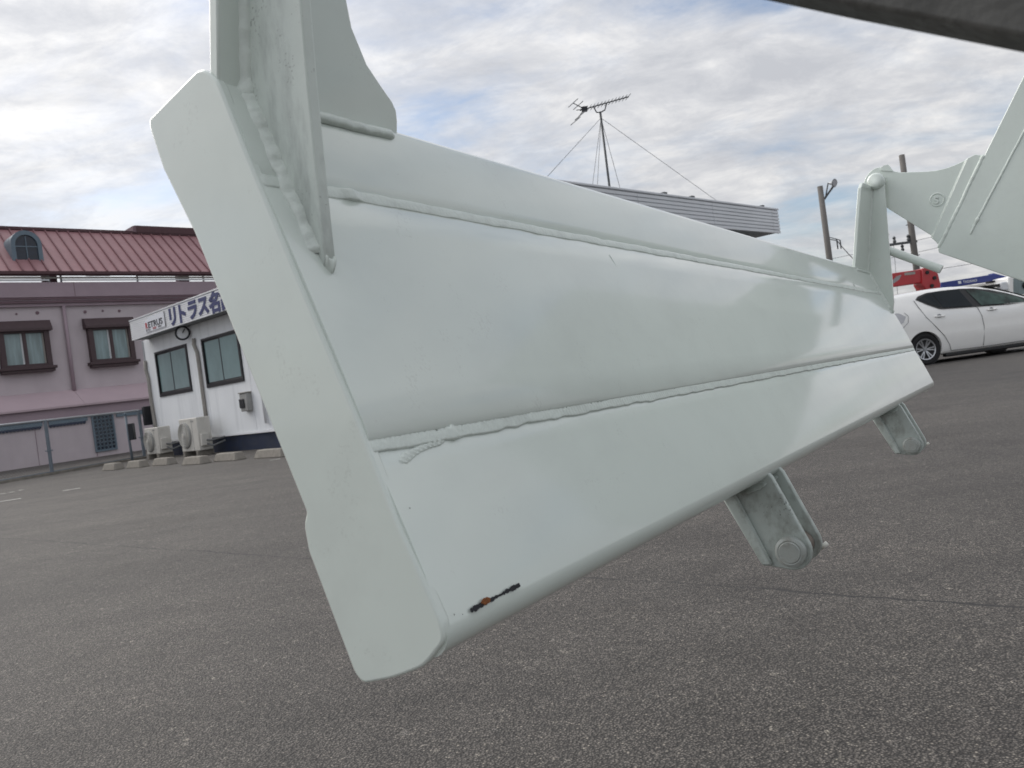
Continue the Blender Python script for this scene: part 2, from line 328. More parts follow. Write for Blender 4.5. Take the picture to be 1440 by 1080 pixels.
# ------------------------------------------------------------------ the hinged tail beam
D = ray(1475, 456).normalized(); E_ = D.cross(Vector((0, 0, 1))).normalized(); U = E_.cross(D)
O = at_depth(500, 575, 0.47)                     # on the near end of the beam
LEN = 2.245
def frame_matrix():
    y = -E_
    return Matrix(((D.x, y.x, U.x, O.x), (D.y, y.y, U.y, O.y), (D.z, y.z, U.z, O.z), (0, 0, 0, 1)))
def P3(s, e, u): return (s, -e, u)
def ex(p, q, t): return P3(t, p, q)              # (e, u) outline extruded along the beam
SL = -0.3804
def fe(u): return 0.0003 + SL * u                # front face line e(u)
NF = Vector((1, -SL)).normalized()               # outward normal of the face in (e, u)
TF = Vector((-SL, -1)).normalized()              # down the face

def rounded(poly, rad, n=5):
    out = []; m = len(poly)
    for i in range(m):
        p = Vector(poly[i]); a = Vector(poly[i - 1]) - p; b = Vector(poly[(i + 1) % m]) - p; r = rad[i] if isinstance(rad, (list, tuple)) else rad
        if r <= 0: out.append(tuple(p)); continue
        r = min(r, a.length * 0.45, b.length * 0.45); a.normalize(); b.normalize()
        for k in range(n + 1):
            t = k / n; out.append(tuple((p + a * r) * (1 - t) ** 2 + p * 2 * t * (1 - t) + (p + b * r) * t ** 2))
    return out

beam = empty('tail_beam', mtx=frame_matrix())
tag(beam, 'long pale green-white painted steel box beam with two welded seams hanging tilted above asphalt', 'steel beam')
core = [(fe(0.214) - 0.006, 0.214), (fe(-0.126) - 0.006, -0.126), (0.027, -0.1445), (-0.015, -0.1550), (-0.046, -0.060), (-0.148, 0.205), (-0.100, 0.222)]
MB().prism(rounded(core, [.008, .012, .012, .01, .01, .02, .01]), 0.0015, LEN - 0.0015, ex).build('box_core', 'gate_paint', beam, auto=35)

# the face is three plates butted at two welded seams, each set at its own slight tilt
def face_plate(name, u_top, u_bot, dt, db, top_round=0.0, bot_round=0.0):
    """outline of a plate strip; dt / db push its upper / lower edge in or out"""
    th = 0.007
    pt = Vector((fe(u_top), u_top)) + NF * dt; pb = Vector((fe(u_bot), u_bot)) + NF * db
    poly = []
    if top_round:
        c = pt - NF * top_round
        for k in range(7):
            a = math.radians(80 * (1 - k / 6)); poly.append(tuple(c - TF * top_round * math.sin(a) + NF * top_round * math.cos(a)))
        poly = [tuple(c - TF * top_round * 0.98 - NF * top_round)] + poly
    else:
        poly += [tuple(pt - NF * th), tuple(pt - NF * 0.0012), tuple(pt + TF * 0.0014)]
    for k in range(1, 6): poly.append(tuple(pt.lerp(pb, k / 6) + NF * 0.0012 * math.sin(k / 6 * math.pi)))
    if bot_round:
        c = pb - NF * bot_round
        for k in range(9):
            a = math.radians(120 * k / 8); poly.append(tuple(c + TF * bot_round * math.sin(a) + NF * bot_round * math.cos(a)))
        poly.append(tuple(c - NF * bot_round * 0.6))
    else:
        poly += [tuple(pb - TF * 0.0014), tuple(pb - NF * 0.0012), tuple(pb - NF * th)]
    m = MB(); n = len(poly); ns = 70; vs = []
    for i in range(ns + 1):
        s = -0.0004 + (LEN + 0.0008) * i / ns
        for (p, q) in poly:
            w = 0.00028 * noise.noise(Vector((s * 1.6, q * 6, 3.1)))
            vs.append(P3(s, p + NF.x * w, q + NF.y * w))
    fs = [(i * n + k, i * n + (k + 1) % n, (i + 1) * n + (k + 1) % n, (i + 1) * n + k) for i in range(ns) for k in range(n)]
    fs += [tuple(range(n)), tuple(ns * n + k for k in range(n))]
    m.add(vs, fs); return m.build(name, 'gate_paint', beam, auto=42)
face_plate('face_plate', 0.213, 0.1508, 0.0, -0.0004, top_round=0.011)
face_plate('face_plate', 0.1482, -0.0192, -0.0002, 0.0014)
face_plate('face_plate', -0.0212, -0.122, -0.0012, 0.0, bot_round=0.014)

# end caps: flat plates that close the box, cut with a worn step on their rear edge
capL = [(-0.0955, 0.2290), (-0.0815, 0.2150), (-0.0647, 0.168), (-0.031, 0.079), (0.0, 0.0), (0.0235, -0.0663), (0.0455, -0.1192), (0.047, -0.130), (0.030, -0.1455), (0.007, -0.154), (-0.0185, -0.1597),
        (-0.0245, -0.1545), (-0.0512, -0.082), (-0.0525, -0.066), (-0.0487, -0.0585), (-0.1225, 0.127), (-0.147, 0.175), (-0.1565, 0.205), (-0.1565, 0.212)]
capP = rounded(capL, [.008, .004, 0, 0, 0, 0, 0, .006, .006, .01, .006, .006, .003, .004, .002, 0, 0, .004, .010], 4)
MB().prism([(p + 0.0010, q + 0.0003) for p, q in capP], -0.0035, 0.0045, ex).build('end_cap', 'gate_paint', beam, bevel=0.0018, seg=3)
MB().prism(capP, LEN - 0.0055, LEN + 0.0035, ex).build('end_cap', 'gate_paint', beam, bevel=0.0022, seg=3)

# weld beads ------------------------------------------------------------
def bead(name, path, width, height, across, out, rough=0.25, pitch=0.004, seed=0, blobs=(), step=0.0016, m='weld_paint', parent=None, taper=0.006, square=0.7, ragged=0.0, slant=0.0, per=0.5):
    """a ripple-textured half-round bead along path (list of Vectors in beam space)"""
    pts = [Vector(p) for p in path]; seg = [(pts[i + 1] - pts[i]).length for i in range(len(pts) - 1)]; tot = sum(seg); k = int(tot / step) + 1; n = 9; rows = []
    across, out = Vector(across), Vector(out)
    for i in range(k + 1):
        d = tot * i / k; j = 0; r = d
        while j < len(seg) - 1 and r > seg[j]: r -= seg[j]; j += 1
        c = pts[j].lerp(pts[j + 1], r / seg[j]); end = min(1.0, min(d, tot - d) / taper + 0.15)
        w = width * (1 + rough * noise.noise(Vector((d * 70, seed, 0.3)))) * math.sqrt(end); h = height * (1 + rough * (0.8 * noise.noise(Vector((d * 95, seed, 7.7))) + per * math.sin(d / pitch * 2 * math.pi + 2 * noise.noise(Vector((d * 40, seed, 1)))))) * math.sqrt(end)
        for (bd, bl, bw, bh) in blobs:
            x = (d - bd) / bl
            if abs(x) < 1: f = math.sqrt(1 - x * x); w = max(w, bw * f); h = max(h, bh * f)
        off = width * 0.22 * noise.noise(Vector((d * 25, seed, 4.4)))
        row = []
        for q in range(n):
            a = math.pi * q / (n - 1); lump = 1 + rough * 0.5 * noise.noise(Vector((d * 260, a * 2.2, seed)))
            wq = w * (1 + (ragged * noise.noise(Vector((d * 330, seed, 2.0))) if q < 3 else 0)); hq = h
            if slant: hq = h * (1 + 0.35 * math.sin((d / pitch + slant * math.cos(a)) * 2 * math.pi))
            row.append(c + across * (off - math.cos(a) * wq) + out * (math.sin(a) ** square * hq * lump - 0.0008))
        rows.append(row)
    return MB().grid(rows).build(name, m, parent or beam, smooth=True)
def on_face(s, u, dn=0.0): return P3(s, fe(u) + NF.x * dn, u + NF.y * dn)
aT = P3(0, TF.x, TF.y); aN = P3(0, NF.x, NF.y)
bead('weld_bead', [on_face(-0.001, 0.1472), on_face(LEN - 0.002, 0.1472)], 0.0048, 0.0015, aT, aN, rough=0.16, pitch=0.06, seed=2, blobs=[(0.078, 0.0105, 0.0052, 0.0036)], step=0.003, square=0.35, taper=0.002)
bead('weld_bead', [on_face(-0.001, -0.0222), on_face(LEN - 0.002, -0.0228)], 0.0046, 0.0013, aT, aN, rough=0.30, pitch=0.0047, seed=9, blobs=[(0.076, 0.0062, 0.0056, 0.0026)], step=0.0011, square=0.3, ragged=0.7, taper=0.002)
# a second short pass with chevron ripples below the seam near the end
bead('weld_bead', [on_face(0.018, -0.0335), on_face(0.040, -0.0285), on_face(0.066, -0.0250)], 0.0030, 0.0009, aT, aN, rough=0.5, pitch=0.0046, seed=13, step=0.0005, slant=0.9)
# chipped paint with a spot of rust low on the face
def chip():
    n = 44; s0, s1, u0, u1 = 0.0222, 0.0745, -0.1215, -0.1205; top = []; bot = []
    for i in range(n + 1):
        t = i / n; s = s0 + (s1 - s0) * t; u = u0 + (u1 - u0) * t + 0.0006 * noise.noise(Vector((t * 9, 2, 2)))
        w = 0.0013 * (0.30 + 0.35 * random.random() + 0.75 * abs(noise.noise(Vector((t * 16, 5.5, 1)))) + 0.6 * abs(noise.noise(Vector((t * 45, 5.5, 1)))))
        if t < 0.15: w *= 1.0 + t * 3
        if t > 0.62: w *= 1.15
        if 0.5 < t < 0.6: w *= 0.6
        top.append(on_face(s, u + w, 0.0013)); bot.append(on_face(s, u - w, 0.0013))
    MB().grid([top, bot]).build('paint_chip', 'chip_black', beam)
    pts = []
    for k in range(18):
        a = 2 * math.pi * k / 18; r = 1 + 0.45 * noise.noise(Vector((math.cos(a) * 2, math.sin(a) * 2, 4)))
        pts.append(on_face(0.0375 + 0.0046 * r * math.cos(a), -0.1203 + 0.0019 * r * math.sin(a), 0.0017))
    MB().add(pts, [tuple(range(18))]).build('rust_spot', 'rust', beam)
    for (s, u, r) in [(0.0085, -0.1195, .0004), (0.0150, -0.1213, .0003), (0.0085, -0.060, .0004)]:
        MB().add([on_face(s + r * math.cos(k), u + r * 1.3 * math.sin(k), 0.0012) for k in range(6)], [tuple(range(6))]).build('paint_chip', 'chip_black', beam)
chip()
for k, (a, b) in enumerate([((556, 323), (582, 366)), ((856, 358), (869, 379)), ((1127, 488), (1142, 516)), ((1196, 392), (1206, 410)), ((700, 470), (704, 486)), ((930, 620), (936, 634))]):
    n3 = (E_ * NF.x + U * NF.y); w0, w1 = [at_plane(*q, O + E_ * 0.0003, n3) - O for q in (a, b)]
    q0s, q1s = [Vector((w.dot(D), -w.dot(E_), w.dot(U))) + Vector(aN) * 0.0014 for w in (w0, w1)]
    dd = (q1s - q0s).normalized(); ac_ = dd.cross(Vector(aN)).normalized()
    wd = 0.0011 * max(1.0, w0.dot(D) * 1.3)
    bead('scratch', [q0s, q1s], wd, wd * 0.25, ac_, aN, rough=0.4, pitch=0.02, seed=80 + k, step=(q1s - q0s).length / 24, m='gate_paint', taper=(q1s - q0s).length * 0.4)

# upright posts at each end: a flared gusset along the beam plus a tapering plate across it
def A_e(u): return -0.0885 + 0.17 * (u - 0.208)
def post(mir):
    S = (lambda s: LEN - s) if mir else (lambda s: s)
    root = empty('post'); root.parent = beam
    out = [(-0.0010, 0.206), (-0.0010, 0.300), (0.004, 0.400), (0.002, 0.455), (0.016, 0.486), (0.040, 0.470), (0.078, 0.415), (0.098, 0.340), (0.112, 0.302), (0.118, 0.2830), (0.134, 0.2610), (0.150, 0.2490), (0.163, 0.2400), (0.168, 0.2340), (0.1695, 0.226), (0.1695, 0.206)]
    if mir: out = [(-0.001, 0.206), (-0.001, 0.300), (0.004, 0.400), (0.006, 0.440), (0.020, 0.454), (0.10, 0.452), (0.165, 0.446), (0.184, 0.430), (0.192, 0.38), (0.199, 0.30), (0.203, 0.25), (0.207, 0.206)]
    MB().prism(out, -0.0045, 0.0045, lambda s, u, t: P3(S(s), A_e(u) + t, u)).build('gusset_plate', 'gate_paint_grimy' if False else 'gate_paint', root, bevel=0.0015)
    if mir: bp = [(-0.045, 0.462), (-0.035, 0.482), (-0.018, 0.478), (-0.0095, 0.462), (-0.0097, 0.4464), (-0.017, 0.2886), (-0.0225, 0.1464), (-0.0242, 0.116), (-0.0310, 0.086), (fe(0.10) - 0.002, 0.10), (fe(0.21) - 0.004, 0.212)]
    else: bp = [(-0.045, 0.462), (-0.035, 0.482), (-0.016, 0.478), (-0.008, 0.462), (-0.012, 0.40), (-0.0242, 0.2551), (-0.027, 0.2026), (-0.0291, 0.1362), (-0.0297, 0.1074), (-0.0300, 0.094), (-0.0330, 0.0885), (fe(0.10) - 0.002, 0.10), (fe(0.21) - 0.004, 0.212)]
    MB().prism(bp, 0.0205, 0.0295, lambda e, u, t: P3(S(t), e, u)).build('post_plate', 'gate_paint_grimy' if not mir else 'gate_paint', root, bevel=0.0012)
    side = -1 if not mir else -1                     # the side turned to the viewer
    s_out = 0.0205 if not mir else LEN - 0.0295
    f0 = lambda u: P3(s_out - 0.0005, fe(u) + NF.x * 0.0022, u + NF.y * 0.0022)
    bead('weld_bead', [f0(0.2125), f0(0.170), f0(0.130), f0(0.098)], 0.0090, 0.0031, P3(-0.85, -0.35, -0.1), P3(-0.55, 0.70, 0.28), rough=0.45, per=0.22, pitch=0.0115, seed=31 + mir, step=0.0009, parent=root, taper=0.004)
    ft = [P3(s_out + 0.000, fe(0.095) + 0.003, 0.095), P3(s_out + 0.0045, fe(0.089) + 0.0035, 0.089), P3(s_out + 0.009, fe(0.094) + 0.003, 0.094)]
    bead('weld_bead', ft, 0.0042, 0.0036, P3(0, 0, 1), P3(0, 0.92, 0.38), rough=0.4, pitch=0.006, seed=40, step=0.0008, parent=root, taper=0.003)
    # corner bead between the two plates, running up to the boss
    cb_ = [P3(s_out - 0.001, A_e(u) + 0.0048, u) for u in (0.2060, 0.24, 0.30, 0.36, 0.42, 0.462)]
    bead('weld_bead', cb_, 0.0062, 0.0042, P3(0.7, 0.7, 0), P3(-0.7, 0.7, 0.0), rough=0.12, pitch=0.02, seed=51, step=0.003, parent=root, blobs=[] if mir else [(0.006, 0.010, 0.0085, 0.0070)])
    # bead under the gusset
    s_a, s_b = (0.031, 0.1605)
    gb = [P3(S(s_a), fe(0.2075) + 0.002, 0.2065), P3(S(0.09), fe(0.2085) + 0.002, 0.2085), P3(S(s_b), fe(0.2105) + 0.001, 0.2115)]
    if mir: gb = [P3(S(0.033), fe(0.2085), 0.2085), P3(S(0.12), fe(0.2095), 0.2095), P3(S(0.206), fe(0.2105), 0.2105)]
    bead('weld_bead', gb, 0.0044, 0.0040, P3(0, -0.35, 0.92), P3(0, 0.92, 0.38), rough=0.13, pitch=0.017, seed=61, step=0.0014, parent=root)
    # hinge boss
    MB().lathe([(0.0, -0.018), (0.016, -0.018), (0.0215, -0.014), (0.024, -0.006), (0.024, 0.022)], P3(S(0.026) , -0.031, 0.466), P3(1, 0, 0)).build('hinge_boss', 'gate_paint', root, smooth=True)
    return root
post(False); post(True)
MB().tube([P3(LEN - 0.010, -0.060, 0.2895), P3(LEN - 0.010, 0.1036, 0.1875)], 0.0120, 16).build('stop_rod', 'gate_paint', beam, auto=40)

# lugs with pins under the lower edge
def lug(s0):
    r = empty('lug'); r.parent = beam
    c = Vector((0.062, -0.2232)); arc = [tuple(c + Vector((math.cos(math.radians(a)), math.sin(math.radians(a)))) * 0.0225) for a in range(22, -118, -14)]
    pl = [(-0.026, -0.130), (0.036, -0.120), (0.0505, -0.1375)] + arc + [(0.0262, -0.2400), (-0.0080, -0.1660)]
    for t in (s0, s0 + 0.046):
        MB().prism(pl, t, t + 0.009, ex).build('lug_plate', 'lug_paint', r, bevel=0.0016)
        bead('weld_bead', [P3(t - 0.002, 0.012, -0.155), P3(t - 0.002, 0.032, -0.1490), P3(t - 0.001, 0.0440, -0.1435)], 0.003, 0.003, P3(-0.3, 0.4, -0.8), P3(-0.7, 0.3, -0.4), rough=0.3, pitch=0.007, seed=int(t * 100), step=0.0015, parent=r, m='lug_paint')
    # folded stiffener on the rear edge of the outer plate
    MB().prism([(-0.0130, -0.1560), (0.0040, -0.1500), (0.0400, -0.2395), (0.0270, -0.2405)], s0 - 0.0045, s0 + 0.001, ex).build('stiffener', 'lug_paint', r, bevel=0.0032)
    pin = MB().lathe([(0.0, -0.010), (0.0115, -0.010), (0.0125, -0.0085), (0.0140, -0.0088), (0.0172, -0.0075), (0.0178, -0.004), (0.0178, 0.0)], P3(s0 - 0.0002, c.x, c.y), P3(1, 0, 0)).build('pin_head', 'pin_worn', r, auto=30)
    sh = MB().lathe([(0.0, 0.009), (0.0125, 0.009), (0.0125, 0.028), (0.0155, 0.030), (0.0155, 0.044), (0.0, 0.044)], P3(s0, c.x, c.y), P3(1, 0, 0)).build('pin_shank', 'pin_steel', r, auto=30)
    MB().lathe([(0.0, 0.055), (0.0165, 0.055), (0.0165, 0.060), (0.0, 0.060)], P3(s0, c.x + 0.001, c.y - 0.0015), P3(1, 0, 0)).build('washer', 'pin_steel', r, auto=30)
    MB().tube([P3(s0 + 0.058, c.x + 0.018, c.y - 0.010), P3(s0 + 0.058, c.x + 0.0262, c.y - 0.004)], [0.0026, 0.0031], 8).build('grease_nipple', 'grease_white', r, smooth=True)
lug(0.607); lug(1.597)

# ------------------------------------------------------------------ arms of the truck that carry the beam
def arm(s_in, s_sign, near):
    """s_in: plane of the neck plate, s_sign: +1 means further plates lie towards -s (the viewer's side)"""
    r = empty('hinge_arm', mtx=frame_matrix())
    hc = Vector((-0.020, 0.462)); head = [tuple(hc + Vector((math.cos(math.radians(a)), math.sin(math.radians(a)))) * 0.0500) for a in range(105, 262, 12)]
    curve = [(0.012, 0.4905), (0.030, 0.482), (0.0931, 0.4684), (0.120, 0.4645), (0.146, 0.4649), (0.1640, 0.4675), (0.1815, 0.4715), (0.2000, 0.4770), (0.2169, 0.4818)]
    neck = [(-0.004, 0.5090)] + head[0:] + [(-0.0139, 0.3884), (0.0997, 0.2763), (0.1053, 0.2632), (0.30, 0.16), (0.40, 0.40), (0.2416, 0.4772)] + curve[::-1]
    MB().prism(neck, s_in, s_in + 0.012, ex).build('neck_plate', 'gate_paint', r, bevel=0.0015)
    MB().prism(rounded([(-0.022, 0.500), (-0.013, 0.5115), (0.003, 0.5115), (0.014, 0.488)], .005), s_in - 0.003, s_in + 0.014, ex).build('head_tab', 'gate_paint', r, bevel=0.001)
    big = [(0.2416, 0.4772), (0.1010, 0.2450), (0.1021, 0.2358), (0.2924, 0.1199), (0.560, -0.045), (0.95, -0.10), (1.15, 0.20), (1.15, 1.00), (0.54, 0.99), (0.3513, 0.6574)]
    MB().prism(big, s_in - 0.010, s_in - 0.0002, ex).build('side_plate', 'gate_paint', r, bevel=0.002)
    dbl = [(0.1990, 0.4775), (0.2190, 0.4830), (0.2360, 0.4745), (0.1040, 0.2560), (0.0985, 0.2660), (0.0890, 0.2800)]
    MB().prism(dbl, s_in - 0.006, s_in - 0.0003, ex).build('doubler_strip', 'gate_paint', r, bevel=0.0015)
    so = s_in - 0.0102
    bead('weld_bead', [P3(s_in - 0.0005, 0.1985, 0.4765), P3(s_in - 0.0005, 0.0890, 0.2800)], 0.0042, 0.0040, P3(0, 0.85, -0.5), P3(-1, 0, 0), rough=0.1, pitch=0.02, seed=70, step=0.003, parent=r)
    bead('weld_bead', [P3(s_in - 0.0062, 0.2400, 0.4762), P3(s_in - 0.0062, 0.1025, 0.2480)], 0.0060, 0.0060, P3(0, 0.85, -0.5), P3(-1, 0, 0), rough=0.1, pitch=0.02, seed=71, step=0.003, parent=r)
    bead('weld_bead', [P3(so, 0.40, 0.616), P3(so, 0.3296, 0.5031), P3(so, 0.2060, 0.3090)], 0.0032, 0.0028, P3(0, 0.85, -0.5), P3(-1, 0, 0), rough=0.15, pitch=0.015, seed=72, step=0.003, parent=r)
    bead('weld_bead', [P3(so, 0.2080, 0.3125), P3(so, 0.1830, 0.2700)], 0.0036, 0.0036, P3(0, 0.85, -0.5), P3(-1, 0, 0), rough=0.2, pitch=0.012, seed=73, step=0.002, parent=r, blobs=[(0.008, 0.008, 0.0055, 0.005)])
    if not near:
        MB().tube([P3(s_in - 0.0125, 0.1136 + 0.0175 * math.cos(k * math.pi / 14), 0.3835 + 0.0175 * math.sin(k * math.pi / 14)) for k in range(29)], 0.0022, 6, caps=False).build('stamp_ring', 'gate_paint', r, smooth=True).location = P3(0.0125, 0, 0)
        X, Y, Z = Vector(P3(0, 1, 0)), Vector(P3(0, 0, 1)), Vector(P3(-1, 0, 0)); po = Vector(P3(s_in - 0.0002, 0.1136 - 0.0088, 0.3835 - 0.0095))
        text_obj('stamp_letter', 'S', 0.027, 'gate_paint', r, Matrix(((X.x, Y.x, Z.x, po.x), (X.y, Y.y, Z.y, po.y), (X.z, Y.z, Z.z, po.z), (0, 0, 0, 1))), bold=0.05, ext=0.0040)
    else:
        # dark grey plate laid over this arm's lower edge so the edge reads dark
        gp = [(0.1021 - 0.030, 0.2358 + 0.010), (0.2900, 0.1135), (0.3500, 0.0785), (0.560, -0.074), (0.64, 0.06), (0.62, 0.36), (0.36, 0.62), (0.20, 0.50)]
        MB().prism(gp, s_in - 0.030, s_in - 0.011, ex).build('dark_plate', 'dark_grey', r, bevel=0.0015)
    return r
armF = arm(LEN + 0.001 + 0.004, 1, False)
tag(armF, 'pale green-white steel arm with stamped S in a ring, hinged behind the far post', 'hinge arm')
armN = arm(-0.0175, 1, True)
tag(armN, 'steel arm faced with a dark grey plate, crossing overhead, above the pale hinge arm', 'hinge arm')

# ------------------------------------------------------------------ white prefab office
PO = at_z(350, 633); OL = PO + A * 4.88                       # left corner of its front wall
office = empty('office_building', OL, math.atan2(-A.y, -A.x))   # local x along the front, y into the building
tag(office, 'white single-storey prefab office with lettered fascia and navy plinth', 'building')
OX = -A; OY = B
def of(x, y, off=0.0):
    """photo point on the front wall plane (shifted out by off) -> local x, z"""
    q = at_plane(x, y, OL - OY * off, OY) - OL; return q.dot(OX), q.z
FO = 0.42; WZ = 3.08
x_l, z_t = of(182, 453, FO); ROOF = z_t
q_ = at_z(1000, 281, ROOF + 0.035) - OL; FXR = q_.dot(OX); q_ = at_z(1100.4, 291.6, ROOF + 0.035) - OL; FYB = q_.dot(OY)
W1, DP = FXR - FO, FYB - 0.55
# wall panels, 0.9 m modules with joints; windows cut where they fall
wins = []
for (tl, br) in [((218, 496), (271, 549)), ((283, 476), (344, 533))]:
    x0, _ = of(*tl); x1, _ = of(*br); wins.append((x0, x1, 1.53, 2.69))
MB().box(0.02, W1 - 0.02, 0.05, DP - 0.02, 0.36, WZ - 0.02).build('inner_wall', 'office_white', office)
edges = [0, wins[0][0] - 0.10, wins[0][1] + 0.30, wins[1][0] - 0.02, wins[1][1] + 0.25]
while edges[-1] < W1 - 1.9: edges.append(edges[-1] + 1.82)
edges.append(W1)
for i in range(len(edges) - 1):
    a, b = edges[i] + 0.004, edges[i + 1] - 0.004; m = MB(); hit = [w for w in wins if w[0] > a - 0.1 and w[1] < b + 0.1 and w[0] < b]
    if hit:
        w = hit[0]; x0, x1 = max(w[0], a + 0.001), min(w[1], b - 0.001)
        m.box(a, b, 0, 0.045, 0.42, w[2]).box(a, b, 0, 0.045, w[3], WZ)
        if x0 - a > 0.01: m.box(a, x0, 0.0005, 0.0445, w[2], w[3])
        if b - x1 > 0.01: m.box(x1, b, 0.0005, 0.0445, w[2], w[3])
    else: m.box(a, b, 0, 0.045, 0.42, WZ)
    m.build('wall_panel', 'office_white', office, bevel=0.004)
for k in range(4):
    y0 = 0.06 + k * (DP - 0.06) / 4; y1 = 0.06 + (k + 1) * (DP - 0.06) / 4
    MB().box(W1 - 0.03, W1 + 0.012, y0 + 0.005, y1 - 0.005, 0.42, WZ).build('wall_panel', 'office_white', office, bevel=0.004)
    MB().box(-0.012, 0.03, y0 + 0.005, y1 - 0.005, 0.42, WZ).build('wall_panel', 'office_white', office, bevel=0.004)
MB().box(0.03, W1 - 0.03, 0.035, DP, 0, 0.355).build('plinth', 'navy', office)
MB().box(-0.02, W1 + 0.02, -0.025, DP + 0.02, 0.355, 0.415).build('base_rail', 'fascia_white', office, bevel=0.008)
MB().box(-0.03, 0.06, -0.012, 0.05, 0.42, WZ - 0.003).build('corner_trim', 'galv', office)
for w in wins:
    x0, x1, z0, z1 = w; f = 0.055
    win = MB().box(x0, x1, -0.03, 0.05, z0, z0 + f * 1.6).box(x0, x1, -0.03, 0.05, z1 - f, z1).box(x0, x0 + f, -0.029, 0.05, z0 + f * 1.6, z1 - f).box(x1 - f, x1, -0.029, 0.05, z0 + f * 1.6, z1 - f).build('window', 'black_alu', office, bevel=0.004)
    xm = (x0 + x1) / 2
    for (a, b, yy) in [(x0 + f + 0.002, xm + 0.03, 0.012), (xm - 0.03, x1 - f - 0.002, -0.010)]:
        s = 0.032
        MB().box(a, b, yy - 0.009, yy + 0.009, z0 + f * 1.6 + 0.002, z0 + f * 1.6 + s).box(a, b, yy - 0.009, yy + 0.009, z1 - f - s, z1 - f - 0.002).box(a, a + s, yy - 0.0085, yy + 0.0085, z0 + f * 1.6 + s, z1 - f - s).box(b - s, b, yy - 0.0085, yy + 0.0085, z0 + f * 1.6 + s, z1 - f - s).build('sash', 'black_alu', win)
        MB().box(a + s - 0.004, b - s + 0.004, yy - 0.003, yy + 0.003, z0 + f * 1.6 + s - 0.004, z1 - f - s + 0.004).build('pane', 'office_glass', win)
# ribbed fascia with soffit, set out from the walls
_, z_b = of(320, 433, FO); z_b = max(z_b - 0.03, z_t - 0.50)
def rib_profile(n):
    p = []
    for k in range(n):
        z0 = z_b + (z_t - z_b) * k / n; z1 = z_b + (z_t - z_b) * (k + 1) / n; h = z1 - z0
        p += [(0.0, z0), (0.0, z0 + h * 0.72), (0.022, z0 + h * 0.80), (0.022, z0 + h * 0.98)]
    return p
def fascia(name, t0, t1, n, m, fn):
    pr = rib_profile(n); poly = pr + [(0.05, z_t), (0.05, z_b)]
    return MB().prism(poly, t0, t1, fn).build(name, m, office)
fx = [x_l, x_l + 2.9, x_l + 6.5, x_l + 10.1, FXR - 0.06]
for k in range(4): fascia('fascia_panel', fx[k] + 0.003, fx[k + 1] - 0.003, 10, 'fascia_white', lambda d, z, t: (t, -FO + d, z))
fy = [-FO + 0.002, 2.35, 4.75, 7.15, FYB]
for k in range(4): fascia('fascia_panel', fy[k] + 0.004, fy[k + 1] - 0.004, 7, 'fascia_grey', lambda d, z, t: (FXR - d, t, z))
fascia('fascia_panel', -FO + 0.06, FYB, 10, 'fascia_white', lambda d, z, t: (x_l + d, t, z))
MB().box(x_l + 0.055, FXR - 0.055, -FO + 0.055, FYB - 0.01, z_b + 0.02, z_b + 0.06).build('soffit', 'soffit', office)
MB().box(x_l - 0.01, FXR + 0.012, -FO - 0.012, FYB + 0.01, z_t, z_t + 0.035).box(x_l + 0.3, FXR - 0.3, 0.2, FYB - 0.2, z_t - 0.2, z_t - 0.02).build('roof', 'fascia_grey', office, bevel=0.006)
for yy in (3.2, 4.1, 6.8):
    MB().box(FXR - 0.10, FXR - 0.02, yy, yy + 0.10, z_t + 0.034, z_t + 0.075).build('roof_clip', 'antenna_metal', office)
# lettering
def sign_mtx(x, z, out=0.006): return Matrix(((1, 0, 0, x), (0, 0, -1, -FO - out), (0, 1, 0, z), (0, 0, 0, 1)))
letters = [('リ', 248, 435), ('ト', 260, 431), ('ラ', 271, 425), ('ス', 286, 419), ('名', 301, 413), ('古', 319, 406)]
x_a = of(236, 445, FO)[0]; x_b = of(309, 420, FO)[0]
step = (x_b - x_a) / 5
for i, (c, _, _) in enumerate(letters):
    o, bb = text_obj('letter', c, 0.47, 'sign_blue', office, sign_mtx(0, 0), bold=0.046, ext=0.004, xs=1.15)
    cx = x_a + step * (i + 0.5); o.matrix_local = sign_mtx(cx - (bb[0] + bb[1]) / 2, (z_b + z_t) / 2 - (bb[2] + bb[3]) / 2, 0.007)
pa = of(203, 448, FO)[0]; pb = of(231, 440, FO)[0]
logo = MB().prism([(pa, z_b + 0.075), (pb, z_b + 0.075), (pb, z_t - 0.045), (pa + (pb - pa) * 0.22, z_t - 0.045), (pa + (pb - pa) * 0.16, z_t - 0.10), (pa, z_t - 0.11)], -FO - 0.022, -FO - 0.004, lambda p, q, t: (p, t, q)).build('logo_board', 'sign_panel', office)
def small(c, x, z, size, m, bold=0.02, xs=1.0, out=0.0265):
    o, bb = text_obj('logo_letter', c, size, m, logo, sign_mtx(x, z, out), bold=bold, ext=0.002, xs=xs); return bb[1]
lw = pb - pa; sz = 0.205
r1 = small('R', pa + lw * 0.05, z_b + 0.165, sz, 'sign_red', 0.03, 1.0)
r2 = small('ETRUS', pa + lw * 0.05 + r1 * 1.12, z_b + 0.165, sz, 'sign_black', 0.02, (lw * 0.90 - r1 * 1.12) / (sz * 3.02))
small('RECYCLE', pa + lw * 0.05, z_b + 0.098, 0.066, 'sign_grey', 0.01, 0.98)
small('TRUCK', pa + lw * 0.40, z_b + 0.098, 0.066, 'sign_red', 0.01, 0.98)
small('SUPPLY', pa + lw * 0.66, z_b + 0.098, 0.066, 'sign_grey', 0.01, 0.98)
